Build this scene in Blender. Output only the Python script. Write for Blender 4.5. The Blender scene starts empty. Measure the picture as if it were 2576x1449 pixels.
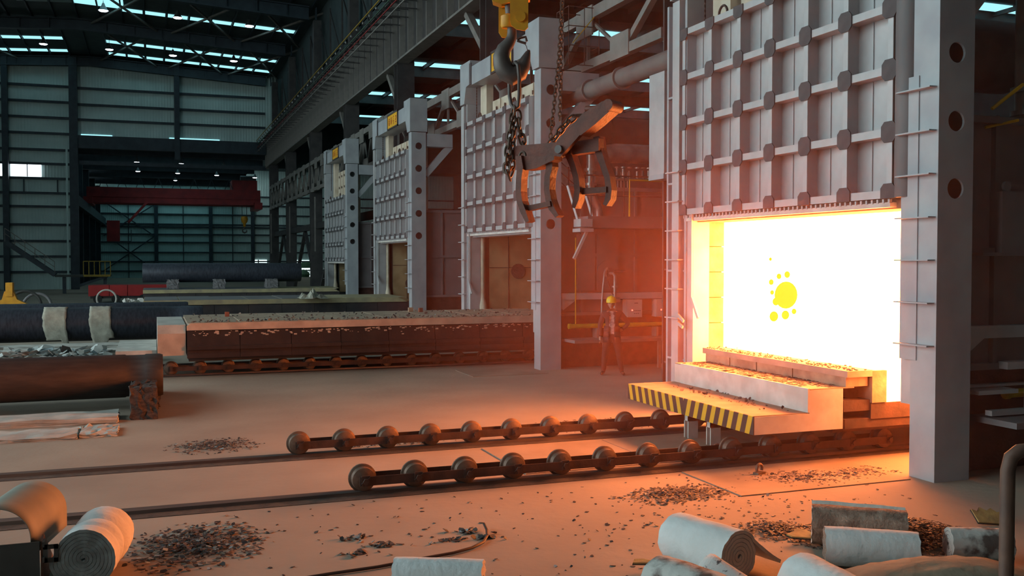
import bpy, bmesh, math, random
import numpy as np
from mathutils import Vector, Matrix
random.seed(7)
SC = bpy.context.scene
COL = SC.collection
PI = math.pi

# ------------------------------------------------------------------ camera
F_PX, CX, CY, CAM_H, HORIZON = 2440.0, 1288.0, 724.5, 2.6, 652.0
PITCH = math.atan((CY - HORIZON) / F_PX)
YAW = math.atan((1288 - 384) / F_PX * math.cos(PITCH))
cam_d = bpy.data.cameras.new('camera')
cam_d.sensor_width = 36.0
cam_d.lens = F_PX / 2576.0 * 36.0
cam_d.clip_end = 500
cam = bpy.data.objects.new('camera', cam_d)
cam.location = (0, 0, CAM_H)
cam.rotation_euler = (PI / 2 - PITCH, 0, -YAW)
COL.objects.link(cam)
SC.camera = cam
FW = Vector((math.sin(YAW) * math.cos(PITCH), math.cos(YAW) * math.cos(PITCH), -math.sin(PITCH)))
RT = Vector((math.cos(YAW), -math.sin(YAW), 0))
UP = RT.cross(FW)

def at(x, y, X=None, Y=None, Z=None):
    """a survey point: where the line of sight meets a known real plane"""
    d = FW + RT * ((x - CX) / F_PX) - UP * ((y - CY) / F_PX)
    c = Vector((0, 0, CAM_H))
    if X is not None: t = X / d.x
    elif Y is not None: t = Y / d.y
    else: t = (Z - CAM_H) / d.z
    return c + d * t

# ------------------------------------------------------------------ world, exposure
w = bpy.data.worlds.new('world'); SC.world = w; w.use_nodes = True
bg = w.node_tree.nodes['Background']
bg.inputs['Color'].default_value = (0.72, 0.90, 0.92, 1)
bg.inputs['Strength'].default_value = 3.6
cy = SC.cycles                          # light paths: enough for an open hall
cy.max_bounces = 4; cy.diffuse_bounces = 2; cy.glossy_bounces = 2; cy.volume_bounces = 0; cy.transparent_max_bounces = 4
cy.volume_step_rate = 2.0; cy.use_light_tree = False
cy.use_adaptive_sampling = True; cy.adaptive_threshold = 0.05
SC.view_settings.view_transform = 'Standard'
SC.view_settings.look = 'None'
SC.view_settings.exposure = 0.0
SC.view_settings.gamma = 1.0
SC.view_settings.use_curve_mapping = False
FIRE = (62.0, 15.0, 3.4)          # radiance of the white-hot chamber lining
GLARE_HAZE = 0.018                       # density of the added volume that imitates lens glare
SKYLIGHT = (0.45, 0.98, 1.08)

# ------------------------------------------------------------------ materials
MATS = {}
def lin(c):
    if isinstance(c, str):
        c = [int(c[i:i + 2], 16) / 255 for i in (0, 2, 4)]
        c = [x / 12.92 if x <= 0.04045 else ((x + 0.055) / 1.055) ** 2.4 for x in c]
    return (*c, 1)
def M(name, c1, c2=None, scale=6.0, rough=0.6, metal=0.0, bump=0.0, detail=6, contrast=(0.35, 0.65), bscale=None, spec=0.4, stretch=None):
    m = bpy.data.materials.new(name); m.use_nodes = True
    nt = m.node_tree; N = nt.nodes; L = nt.links
    b = N['Principled BSDF']
    b.inputs['Roughness'].default_value = rough
    b.inputs['Metallic'].default_value = metal
    b.inputs['Specular IOR Level'].default_value = spec
    if c2 is None:
        c2 = tuple(x * 0.7 for x in lin(c1)[:3])
    tc = N.new('ShaderNodeTexCoord')
    src = tc.outputs['Object']
    if stretch:
        mp = N.new('ShaderNodeMapping'); mp.inputs['Scale'].default_value = stretch
        L.new(src, mp.inputs['Vector']); src = mp.outputs['Vector']
    n = N.new('ShaderNodeTexNoise'); n.inputs['Scale'].default_value = scale; n.inputs['Detail'].default_value = detail
    L.new(src, n.inputs['Vector'])
    r = N.new('ShaderNodeValToRGB')
    r.color_ramp.elements[0].position = contrast[0]; r.color_ramp.elements[0].color = lin(c1)
    r.color_ramp.elements[1].position = contrast[1]; r.color_ramp.elements[1].color = lin(c2)
    L.new(n.outputs['Fac'], r.inputs['Fac']); L.new(r.outputs['Color'], b.inputs['Base Color'])
    if bump:
        n2 = N.new('ShaderNodeTexNoise'); n2.inputs['Scale'].default_value = bscale or scale * 4; n2.inputs['Detail'].default_value = 8
        L.new(src, n2.inputs['Vector'])
        bp = N.new('ShaderNodeBump'); bp.inputs['Strength'].default_value = bump; bp.inputs['Distance'].default_value = 0.02
        L.new(n2.outputs['Fac'], bp.inputs['Height']); L.new(bp.outputs['Normal'], b.inputs['Normal'])
    MATS[name] = m
    return m
def EM(name, col, strength=1.0):
    m = bpy.data.materials.new(name); m.use_nodes = True
    nt = m.node_tree; nt.nodes.remove(nt.nodes['Principled BSDF'])
    e = nt.nodes.new('ShaderNodeEmission'); e.inputs['Color'].default_value = (*col, 1); e.inputs['Strength'].default_value = strength
    nt.links.new(e.outputs[0], nt.nodes['Material Output'].inputs['Surface'])
    MATS[name] = m
    return m

M('dusty_floor', (0.36, 0.29, 0.225), (0.27, 0.21, 0.165), scale=0.55, rough=0.85, bump=0.35, bscale=9, detail=9, contrast=(0.3, 0.72))
M('silver_paint', (0.50, 0.50, 0.51), (0.40, 0.39, 0.40), scale=2.2, rough=0.42, metal=0.15, bump=0.05)
M('column_paint', (0.42, 0.44, 0.46), (0.33, 0.34, 0.37), scale=1.6, rough=0.45, metal=0.1, bump=0.04)
M('gusset_grey', (0.085, 0.075, 0.08), (0.06, 0.055, 0.06), scale=5, rough=0.6)
M('refractory_white', (0.62, 0.53, 0.42), (0.45, 0.36, 0.26), scale=3, rough=0.9, bump=0.3, contrast=(0.42, 0.78))
M('lining_ochre', (0.42, 0.30, 0.16), (0.30, 0.20, 0.10), scale=1.8, rough=0.9, bump=0.2)
M('seal_white', (0.72, 0.62, 0.48), (0.58, 0.47, 0.34), scale=6, rough=0.9)
M('brick_tan', (0.45, 0.30, 0.20), (0.30, 0.18, 0.12), scale=4, rough=0.9, bump=0.4)
M('navy_steel', (0.030, 0.044, 0.058), (0.020, 0.030, 0.042), scale=2, rough=0.55)
M('brown_steel', (0.060, 0.054, 0.054), (0.036, 0.033, 0.035), scale=2, rough=0.6)
M('truss_grey', (0.22, 0.20, 0.185), (0.16, 0.15, 0.14), scale=3, rough=0.6)
M('rust_dark', (0.085, 0.042, 0.032), (0.045, 0.026, 0.022), scale=5, rough=0.7, bump=0.25)
M('wheel_steel', (0.20, 0.125, 0.09), (0.12, 0.07, 0.05), scale=9, rough=0.5, metal=0.3, bump=0.15)
M('rail_steel', (0.15, 0.105, 0.085), (0.075, 0.055, 0.05), scale=3, rough=0.5, metal=0.3, stretch=(0.3, 4, 4))
M('dark_brown', (0.05, 0.038, 0.032), (0.09, 0.065, 0.05), scale=7, rough=0.95, bump=0.5)
M('white_paint', (0.66, 0.62, 0.58), (0.52, 0.47, 0.43), scale=4, rough=0.6, bump=0.08)
M('deck_dust', (0.38, 0.29, 0.205), (0.27, 0.20, 0.145), scale=3, rough=0.9, bump=0.4)
M('deck_pink', (0.52, 0.37, 0.28), (0.38, 0.26, 0.20), scale=2.5, rough=0.9, bump=0.35)
M('deck_yellow', (0.42, 0.36, 0.20), (0.28, 0.24, 0.16), scale=2.5, rough=0.9, bump=0.3)
M('car_side', (0.026, 0.012, 0.011), (0.05, 0.024, 0.018), scale=3.5, rough=0.75, bump=0.25, contrast=(0.45, 0.8))
M('car_side_black', (0.030, 0.027, 0.030), (0.05, 0.04, 0.04), scale=3, rough=0.8)
M('yellow_paint', (0.72, 0.34, 0.02), (0.55, 0.24, 0.02), scale=4, rough=0.5, bump=0.08)
M('pipe_yellow', (0.62, 0.36, 0.02), (0.48, 0.27, 0.02), scale=4, rough=0.5)
M('hook_steel', (0.085, 0.070, 0.068), (0.13, 0.11, 0.10), scale=5, rough=0.5, metal=0.3, bump=0.1)
M('chain_steel', (0.13, 0.085, 0.06), (0.07, 0.045, 0.035), scale=14, rough=0.5, metal=0.4)
M('tong_steel', (0.15, 0.036, 0.018), (0.09, 0.024, 0.013), scale=7, rough=0.6, bump=0.3)
M('duct_silver', (0.40, 0.39, 0.38), (0.27, 0.25, 0.24), scale=3, rough=0.35, metal=0.6)
M('duct_dull', (0.17, 0.15, 0.14), (0.12, 0.10, 0.10), scale=2, rough=0.6)
M('box_white', (0.50, 0.47, 0.44), (0.42, 0.39, 0.37), scale=3, rough=0.5)
M('shell_panel', (0.185, 0.175, 0.18), (0.125, 0.12, 0.125), scale=1.3, rough=0.6, bump=0.08, contrast=(0.3, 0.7))
M('shaft_brown', (0.062, 0.046, 0.042), (0.04, 0.03, 0.028), scale=4, rough=0.55, metal=0.2, bump=0.15, stretch=(0.6, 3, 3))
M('shaft_blue', (0.055, 0.062, 0.082), (0.030, 0.034, 0.048), scale=5, rough=0.45, metal=0.25, stretch=(4, 1.2, 1.2), bump=0.1)
M('timber', (0.085, 0.055, 0.045), (0.035, 0.024, 0.022), scale=5, rough=0.85, bump=0.6, stretch=(3, 0.5, 6))
M('sack_cloth', (0.42, 0.40, 0.33), (0.30, 0.28, 0.23), scale=5, rough=0.95, bump=0.4)
M('white_board', (0.52, 0.50, 0.46), (0.36, 0.34, 0.31), scale=3, rough=0.9, bump=0.35)
M('blanket_white', (0.68, 0.70, 0.70), (0.58, 0.59, 0.58), scale=3, rough=0.95, bump=0.45, bscale=20)
M('blanket_end', (0.70, 0.64, 0.57), (0.58, 0.52, 0.46), scale=8, rough=0.95, bump=0.4)
M('blanket_grey', (0.20, 0.22, 0.215), (0.11, 0.115, 0.11), scale=6, rough=0.95, bump=0.4)
M('blanket_dirty', (0.50, 0.49, 0.46), (0.10, 0.07, 0.06), scale=4.5, rough=0.95, bump=0.5, contrast=(0.46, 0.58))
M('blanket_brown', (0.18, 0.12, 0.09), (0.36, 0.29, 0.23), scale=10, rough=0.95, bump=0.7, contrast=(0.40, 0.70))
M('blanket_specked', (0.62, 0.60, 0.58), (0.11, 0.08, 0.08), scale=17, rough=0.95, bump=0.4, contrast=(0.60, 0.66))
M('dirt_mound', (0.30, 0.24, 0.17), (0.22, 0.17, 0.12), scale=4, rough=0.95, bump=0.6)
M('scale_dark', (0.055, 0.042, 0.042), (0.03, 0.024, 0.025), scale=9, rough=0.65)
M('scale_mid', (0.125, 0.09, 0.078), (0.08, 0.055, 0.05), scale=9, rough=0.7)
M('scale_light', (0.27, 0.21, 0.175), (0.20, 0.15, 0.12), scale=9, rough=0.7)
M('scale_blue', (0.35, 0.42, 0.45), (0.25, 0.30, 0.32), scale=9, rough=0.5)
M('board_orange', (0.58, 0.36, 0.13), (0.36, 0.22, 0.09), scale=7, rough=0.8, bump=0.4)
M('hose_rubber', (0.07, 0.035, 0.025), (0.05, 0.026, 0.02), scale=7, rough=0.55)
M('post_rust', (0.15, 0.075, 0.05), (0.085, 0.045, 0.035), scale=7, rough=0.6, bump=0.15)
M('green_sheet', (0.27, 0.26, 0.21), (0.21, 0.21, 0.18), scale=3, rough=0.6)
M('dark_plate', (0.055, 0.055, 0.052), (0.04, 0.04, 0.038), scale=4, rough=0.7)
M('crane_red', (0.30, 0.025, 0.025), (0.20, 0.018, 0.02), scale=1.5, rough=0.6)
M('truck_red', (0.42, 0.02, 0.02), (0.32, 0.015, 0.015), scale=1.5, rough=0.6)
M('lamp_metal', (0.16, 0.17, 0.18), rough=0.4, metal=0.3)
M('rubber_black', (0.02, 0.02, 0.02), rough=0.8)
M('sign_orange', (0.80, 0.42, 0.02), (0.70, 0.33, 0.02), scale=3, rough=0.6)
M('sign_red', (0.42, 0.03, 0.015), (0.33, 0.025, 0.012), scale=3, rough=0.6)
M('floor_plate', (0.33, 0.25, 0.19), (0.25, 0.185, 0.14), scale=1.4, rough=0.75, bump=0.15)
M('skin', (0.36, 0.20, 0.14), (0.30, 0.16, 0.11), scale=9, rough=0.6)
M('jacket', (0.030, 0.022, 0.025), (0.045, 0.030, 0.032), scale=6, rough=0.9, bump=0.3)
M('trousers', (0.040, 0.022, 0.020), (0.026, 0.016, 0.016), scale=6, rough=0.9, bump=0.3)
M('boots', (0.05, 0.03, 0.025), rough=0.6)
M('shirt', (0.48, 0.40, 0.38), (0.28, 0.20, 0.19), scale=14, rough=0.9, stretch=(1, 1, 4))
M('hat_yellow', (0.85, 0.58, 0.02), (0.78, 0.50, 0.02), scale=3, rough=0.35)
M('hair', (0.012, 0.010, 0.010), rough=0.7)
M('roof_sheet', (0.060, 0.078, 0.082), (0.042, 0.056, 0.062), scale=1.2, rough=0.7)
M('outside_green', (0.20, 0.35, 0.22), (0.10, 0.20, 0.12), scale=0.5, rough=0.9)
M('glass_wall', (0.30, 0.42, 0.44), rough=0.3)

def cladding(name, c1, c2):
    m = M(name, c1, c2, scale=0.5, rough=0.6)
    nt = m.node_tree; N = nt.nodes; L = nt.links
    tc = N.new('ShaderNodeTexCoord'); wv = N.new('ShaderNodeTexWave')
    wv.wave_type = 'BANDS'; wv.bands_direction = 'X'; wv.inputs['Scale'].default_value = 1.3
    L.new(tc.outputs['Object'], wv.inputs['Vector'])
    bp = N.new('ShaderNodeBump'); bp.inputs['Strength'].default_value = 0.5; bp.inputs['Distance'].default_value = 0.04
    L.new(wv.outputs['Fac'], bp.inputs['Height'])
    L.new(bp.outputs['Normal'], N['Principled BSDF'].inputs['Normal'])
cladding('cladding', (0.54, 0.68, 0.66), (0.44, 0.57, 0.56))
cladding('cladding_inner', (0.54, 0.70, 0.68), (0.46, 0.61, 0.60))

def hazard_material():
    m = bpy.data.materials.new('hazard_stripes'); m.use_nodes = True
    nt = m.node_tree; N = nt.nodes; L = nt.links; b = N['Principled BSDF']
    b.inputs['Roughness'].default_value = 0.55
    tc = N.new('ShaderNodeTexCoord'); sp = N.new('ShaderNodeSeparateXYZ'); L.new(tc.outputs['Object'], sp.inputs[0])
    ab = N.new('ShaderNodeMath'); ab.operation = 'ABSOLUTE'; L.new(sp.outputs['Y'], ab.inputs[0])
    zs = N.new('ShaderNodeMath'); zs.operation = 'MULTIPLY'; zs.inputs[1].default_value = -0.32; L.new(sp.outputs['Z'], zs.inputs[0])
    ad = N.new('ShaderNodeMath'); ad.operation = 'ADD'; L.new(ab.outputs[0], ad.inputs[0]); L.new(zs.outputs[0], ad.inputs[1])
    ml = N.new('ShaderNodeMath'); ml.operation = 'MULTIPLY'; ml.inputs[1].default_value = 1 / 0.205; L.new(ad.outputs[0], ml.inputs[0])
    fr = N.new('ShaderNodeMath'); fr.operation = 'FRACT'; L.new(ml.outputs[0], fr.inputs[0])
    gt = N.new('ShaderNodeMath'); gt.operation = 'GREATER_THAN'; gt.inputs[1].default_value = 0.52; L.new(fr.outputs[0], gt.inputs[0])
    mx = N.new('ShaderNodeMix'); mx.data_type = 'RGBA'; L.new(gt.outputs[0], mx.inputs['Factor'])
    mx.inputs['A'].default_value = (0.055, 0.028, 0.022, 1); mx.inputs['B'].default_value = (0.72, 0.40, 0.015, 1)
    L.new(mx.outputs['Result'], b.inputs['Base Color'])
    MATS['hazard_stripes'] = m
hazard_material()

EM('fire', FIRE)
EM('fire_deck', tuple(c * 0.55 for c in FIRE))
EM('burner_glow', (1.25, 0.80, 0.02))
EM('skylight', SKYLIGHT)
EM('added_skylight_lower', tuple(c * 1.0 for c in SKYLIGHT))
EM('window_glow', (2.2, 2.5, 2.7))
EM('lamp_glow', (14, 15, 17))
EM('red_led', (9.0, 0.5, 0.3))
EM('outside_bright', (1.2, 1.5, 1.5))

# ------------------------------------------------------------------ mesh building
class MB:
    def __init__(s): s.v = []; s.f = []; s.m = []; s.sm = []
    def add(s, vs, fs, mi=0, smooth=False):
        o = len(s.v); s.v += [tuple(p) for p in vs]
        for f in fs: s.f.append(tuple(i + o for i in f)); s.m.append(mi); s.sm.append(smooth)
        return s
    def box(s, x0, x1, y0, y1, z0, z1, mi=0):
        vs = [(x, y, z) for z in (z0, z1) for y in (y0, y1) for x in (x0, x1)]
        return s.add(vs, [(0, 2, 3, 1), (4, 5, 7, 6), (0, 1, 5, 4), (2, 6, 7, 3), (0, 4, 6, 2), (1, 3, 7, 5)], mi)
    def cbox(s, c, sx, sy, sz, mi=0, rot=None):
        b = MB().box(-sx / 2, sx / 2, -sy / 2, sy / 2, -sz / 2, sz / 2)
        R = rot or Matrix.Identity(3)
        return s.add([R @ Vector(p) + Vector(c) for p in b.v], b.f, mi)
    def prism(s, pts, axis, a, b, mi=0):
        """pts: 2D outline (other two axes in order), extruded along axis from a to b"""
        def P(p, t):
            return {'x': (t, p[0], p[1]), 'y': (p[0], t, p[1]), 'z': (p[0], p[1], t)}[axis]
        n = len(pts)
        vs = [P(p, a) for p in pts] + [P(p, b) for p in pts]
        fs = [tuple(range(n))[::-1], tuple(range(n, 2 * n))] + [(i, (i + 1) % n, n + (i + 1) % n, n + i) for i in range(n)]
        return s.add(vs, fs, mi)
    def bar(s, p0, p1, w, h, mi=0, up=(0, 0, 1)):
        p0 = Vector(p0); p1 = Vector(p1); d = (p1 - p0); L = d.length; d.normalize()
        u = Vector(up)
        if abs(d.dot(u)) > 0.98: u = Vector((0, 1, 0))
        sx = d.cross(u).normalized(); sz = sx.cross(d).normalized()
        vs = [p + sx * (a * w / 2) + sz * (b * h / 2) for p in (p0, p1) for a, b in ((-1, -1), (1, -1), (1, 1), (-1, 1))]
        return s.add(vs, [(3, 2, 1, 0), (4, 5, 6, 7), (0, 1, 5, 4), (1, 2, 6, 5), (2, 3, 7, 6), (3, 0, 4, 7)], mi)
    def tube(s, path, r, n=10, mi=0, cap=True, closed=False):
        path = [Vector(p) for p in path]; k = len(path)
        rs = r if isinstance(r, (list, tuple)) else [r] * k
        vs = []; prev = None
        for i, p in enumerate(path):
            if closed: d = path[(i + 1) % k] - path[i - 1]
            else: d = path[min(i + 1, k - 1)] - path[max(i - 1, 0)]
            d.normalize()
            if prev is None:
                a = Vector((0, 0, 1)) if abs(d.z) < 0.9 else Vector((1, 0, 0))
                u = d.cross(a).normalized()
            else:
                u = (prev - d * prev.dot(d))
                u = u.normalized() if u.length > 1e-6 else d.orthogonal().normalized()
            prev = u; v = d.cross(u)
            vs += [p + (u * math.cos(2 * PI * j / n) + v * math.sin(2 * PI * j / n)) * rs[i] for j in range(n)]
        fs = []
        for i in range(k if closed else k - 1):
            a, b = i * n, ((i + 1) % k) * n
            fs += [(a + j, a + (j + 1) % n, b + (j + 1) % n, b + j) for j in range(n)]
        s.add(vs, fs, mi, True)
        if cap and not closed:
            o = len(s.v) - len(vs)
            s.f += [tuple(o + j for j in range(n))[::-1], tuple(o + (k - 1) * n + j for j in range(n))]
            s.m += [mi, mi]; s.sm += [False, False]
        return s
    def cyl(s, p0, p1, r, n=16, mi=0): return s.tube([p0, p1], r, n, mi)
    def lathe(s, prof, c=(0, 0, 0), axis='z', n=20, mi=0, smooth=True):
        """prof: (radius, height) pairs along axis"""
        vs = []
        for r, h in prof:
            for j in range(n):
                a, b = r * math.cos(2 * PI * j / n), r * math.sin(2 * PI * j / n)
                p = {'z': (a, b, h), 'y': (a, h, b), 'x': (h, a, b)}[axis]
                vs.append((p[0] + c[0], p[1] + c[1], p[2] + c[2]))
        fs = []
        for i in range(len(prof) - 1):
            fs += [(i * n + j, i * n + (j + 1) % n, (i + 1) * n + (j + 1) % n, (i + 1) * n + j) for j in range(n)]
        s.add(vs, fs, mi, smooth)
        o = len(s.v) - len(vs)
        for idx, r in ((0, prof[0][0]), (len(prof) - 1, prof[-1][0])):
            if r > 1e-4:
                s.f.append(tuple(o + idx * n + j for j in range(n))); s.m.append(mi); s.sm.append(False)
        return s
    def mesh(s, name, mats):
        me = bpy.data.meshes.new(name); me.from_pydata(s.v, [], s.f); me.update()
        for mt in (mats if isinstance(mats, (list, tuple)) else [mats]): me.materials.append(MATS[mt])
        me.polygons.foreach_set('material_index', s.m); me.polygons.foreach_set('use_smooth', s.sm)
        bm = bmesh.new(); bm.from_mesh(me); bmesh.ops.recalc_face_normals(bm, faces=bm.faces); bm.to_mesh(me); bm.free()
        if any(s.sm): me.set_sharp_from_angle(angle=math.radians(38))
        return me
    def build(s, name, mats, parent=None, loc=None, rot=None):
        return link(name, s.mesh(name, mats), parent, loc, rot)

def link(name, me, parent=None, loc=None, rot=None):
    o = bpy.data.objects.new(name, me); COL.objects.link(o)
    if parent: o.parent = parent
    if loc is not None: o.location = loc
    if rot is not None: o.rotation_euler = rot
    return o
def tag(o, label=None, cat=None, group=None, kind=None):
    if label: o['label'] = label
    if cat: o['category'] = cat
    if group: o['group'] = group
    if kind: o['kind'] = kind
    return o
def thing(name, label, cat, loc=(0, 0, 0), rz=0.0, group=None):
    o = link(name, None, None, loc, (0, 0, rz)); o.empty_display_size = 0.2
    return tag(o, label, cat, group)
def dup(root, loc=None, rz=None, label=None, group=None):
    def cp(o, par):
        c = o.copy(); COL.objects.link(c); c.parent = par
        for ch in kids.get(o.name, []): cp(ch, c)
        return c
    kids = {}
    for o in COL.objects:
        if o.parent: kids.setdefault(o.parent.name, []).append(o)
    r = cp(root, None)
    if loc is not None: r.location = loc
    if rz is not None: r.rotation_euler = (0, 0, rz)
    if label: r['label'] = label
    if group: r['group'] = group
    return r

# ================================================================== THE HALL
Y_END, Y_FAR = 92.0, 145.0            # end wall of the main hall, end wall of the lower hall behind
GX = 9.83                            # column line beside the furnaces
FY = [8.8, 21.0, 33.0, 45.0]          # near post of each furnace
FX = 8.49                             # front of the furnace posts

def S(o, label=None): return tag(o, label, None, None, 'structure')

flo = S(MB().box(-45, 45, -28, 175, -0.4, 0).build('floor', 'dusty_floor'), 'dusty tan concrete workshop floor')
# steel cover plates let into the floor beside the glowing furnace (seams show)
def plate(x0, x1, y0, y1, par=flo):
    MB().box(x0, x1, y0, y1, 0.0, 0.012).build('floor_plate', 'floor_plate', par)
plate(6.02, 8.35, 9.02, 10.30); plate(4.2, 6.0, 10.86, 12.55); plate(6.02, 8.0, 10.86, 12.55); plate(6.6, 8.4, 20.3, 21.6)

# end wall: full height left of the gap, header above the gap
wf = S(MB().box(-20, -6.45, Y_END, Y_END + 0.25, 0, 21.5).build('wall_far', 'cladding'), 'pale teal clad end wall with dark girts')
hd = MB().box(-6.45, GX + 1, Y_END, Y_END + 0.25, 13.25, 21.5).build('wall_panel', 'cladding', wf)
for z in (17.4, 16.05, 14.7, 13.35, 11.95, 10.75, 9.5, 8.25, 7.1, 5.55, 4.15, 2.83, 1.5):
    MB().box(-20, -6.6, Y_END - 0.22, Y_END - 0.02, z - 0.1, z + 0.1).build('girt', 'navy_steel', wf)
for z in (17.35, 15.95, 14.65):
    MB().box(-6.0, GX, Y_END - 0.22, Y_END - 0.02, z - 0.1, z + 0.1).build('girt', 'navy_steel', wf)
for x, wd in ((-11.5, 0.45), (-6.25, 0.66), (2.15, 0.45)):
    c = S(MB().box(x - wd / 2, x + wd / 2, Y_END - 0.9, Y_END - 0.25, 0 if x < 0 else 11.4, 20).build('wall_column', 'navy_steel'), 'dark blue steel column of the end wall')
for x in (-10.2, -7.6):
    MB().box(x - 0.04, x + 0.04, Y_END - 0.2, Y_END - 0.02, 8.35, 9.55).build('mullion', 'navy_steel', wf)
S(MB().box(-5.9, GX, Y_END - 0.7, Y_END - 0.1, 12.15, 13.25).build('beam_opening', 'navy_steel'), 'deep dark beam over the gap in the end wall')
S(MB().box(-5.9, GX, Y_END - 0.5, Y_END - 0.2, 10.75, 11.1).build('beam_tie', 'navy_steel'), 'thin tie beam under the deep dark beam')
MB().box(-6.85, -6.7, Y_END - 1.2, Y_END - 1.0, 0, 12.2).build('jamb_post', 'cladding', wf)
for xa, xb in ((-5.7, -3.2), (1.5, 5.8)): MB().box(xa, xb, Y_END - 0.06, Y_END - 0.02, 13.3, 13.42).build('pane', 'skylight', wf)  # glowing strips stand in for daylight through the closed gap
# bright window
wn = S(MB().box(-11.2, -8.84, Y_END - 0.1, Y_END - 0.06, 9.63, 10.66).build('window_1', 'window_glow'), 'bright daylit window in the end wall')
MB().box(-9.95, -9.88, Y_END - 0.16, Y_END - 0.08, 9.63, 10.66).build('window_frame', 'truss_grey', wn)
MB().box(-14.5, -11.8, Y_END - 0.1, Y_END - 0.06, 9.63, 10.66).build('pane', 'window_glow', wn)

# main roof: two gentle slopes, rafters across, purlins along
EAVE, RIDGE, RX = 18.45, 19.2, -4.9
def roofz(x): return EAVE + (RIDGE - EAVE) * (1 - abs(x - RX) / (GX - RX))
roof = MB()
for xa, xb in ((RX, GX + 1), (RX - (GX + 1 - RX), RX)):
    za, zb = roofz(xa) + 0.98, roofz(xb) + 0.98
    roof.add([(xa, -28, za), (xb, -28, zb), (xb, Y_END + 0.3, zb), (xa, Y_END + 0.3, za), (xa, -28, za + .1), (xb, -28, zb + .1), (xb, Y_END + 0.3, zb + .1), (xa, Y_END + 0.3, za + .1)],
             [(0, 1, 2, 3), (4, 7, 6, 5), (0, 4, 5, 1), (1, 5, 6, 2), (2, 6, 7, 3), (3, 7, 4, 0)])
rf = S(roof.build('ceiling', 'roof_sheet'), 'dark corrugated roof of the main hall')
for yy in (17.3, 29.2, 41.0, 53.0, 65.2, 77.3, 91.3):
    mb = MB()
    for sx in (1, -1):
        xe = RX + sx * (GX - RX)
        mb.prism([(RX, RIDGE), (xe, EAVE - 0.1), (xe, EAVE + 0.8), (RX, RIDGE + 0.8)], 'y', yy - 0.04, yy + 0.04)
        mb.prism([(RX, RIDGE), (xe, EAVE - 0.1), (xe, EAVE), (RX, RIDGE + 0.08)], 'y', yy - 0.25, yy + 0.25)
        mb.prism([(RX, RIDGE + 0.72), (xe, EAVE + 0.72), (xe, EAVE + 0.8), (RX, RIDGE + 0.8)], 'y', yy - 0.25, yy + 0.25)
        for k in range(1, 9):
            xx = RX + sx * k * 1.9
            mb.box(xx - 0.03, xx + 0.03, yy - 0.2, yy + 0.2, roofz(xx), roofz(xx) + 0.78)
    S(mb.build('roof_beam', 'navy_steel', ), 'dark blue pitched roof beam across the hall')
for k in range(-10, 11):
    x = RX + k * 1.5
    MB().box(x - 0.05, x + 0.05, 53, Y_END, roofz(x) + 0.80, roofz(x) + 0.97).build('purlin', 'navy_steel', rf)
for yy, wd in ((58.0, 0.9), (62.0, 0.9), (73.4, 1.0), (84.8, 1.05), (89.7, 1.05), (34, 1.2), (46, 1.2), (22, 1.2), (10, 1.2), (-2, 1.2)):
    for k in range(-10, 10):
        if k in (-1, 0) and yy > 80: continue
        if -3 <= k <= 1 and 70 < yy < 77: continue
        x0, x1 = RX + k * 1.5 + 0.09, RX + (k + 1) * 1.5 - 0.09
        z0, z1 = roofz(x0) + 0.955, roofz(x1) + 0.955
        MB().add([(x0, yy - wd / 2, z0), (x1, yy - wd / 2, z1), (x1, yy + wd / 2, z1), (x0, yy + wd / 2, z0)], [(0, 3, 2, 1)]).build('skylight_pane', 'skylight', rf)
MB().add([(RX - 3.5, 68.0, roofz(RX - 3.5) + 0.95), (RX, 68.0, RIDGE + 0.95), (RX, 73.2, RIDGE + 0.95), (RX - 3.5, 73.2, roofz(RX - 3.5) + 0.95)], [(0, 3, 2, 1)]).build('skylight_pane', 'glass_wall', rf)
MB().add([(RX, 68.0, RIDGE + 0.95), (RX + 3.2, 68.0, roofz(RX + 3.2) + 0.95), (RX + 3.2, 73.2, roofz(RX + 3.2) + 0.95), (RX, 73.2, RIDGE + 0.95)], [(0, 3, 2, 1)]).build('skylight_pane', 'skylight', rf)
# diagonal roof braces
for ya, yb in ((65.2, 77.3), (77.3, 91.3)):
    for xa in (-15, -4, 1.5, 6.5):
        mb = MB()
        mb.bar((xa, ya, roofz(xa) + 0.6), (xa + 4.5, yb, roofz(xa + 4.5) + 0.6), 0.12, 0.12)
        mb.bar((xa + 4.5, ya, roofz(xa + 4.5) + 0.6), (xa, yb, roofz(xa) + 0.6), 0.12, 0.12)
        mb.build('roof_brace', 'truss_grey', rf)

# unseen back and left walls placed to block daylight; other walls close the hall
S(MB().box(-20, 45, -28.3, -28, 0, 22).build('wall_back_shade', 'cladding'), 'unseen clad wall behind the viewer, added to shade the hall')
S(MB().box(-20.3, -20, 46, Y_END, 0, 20).build('wall_left_shade', 'cladding'), 'unseen clad long wall across the hall, placed to block daylight')
S(MB().box(-20.3, -20, -28, -2, 0, 20).build('wall_left_shade', 'cladding'), 'unseen clad long wall beside the viewer, placed to block daylight')
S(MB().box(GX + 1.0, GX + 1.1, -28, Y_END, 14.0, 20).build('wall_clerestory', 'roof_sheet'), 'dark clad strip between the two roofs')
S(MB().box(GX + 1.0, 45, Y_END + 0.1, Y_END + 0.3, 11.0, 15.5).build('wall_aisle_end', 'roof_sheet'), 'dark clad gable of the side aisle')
S(MB().box(44, 44.3, -28, 150, 0, 18).build('wall_right', 'roof_sheet'), 'dark clad wall of the side aisle')

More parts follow.
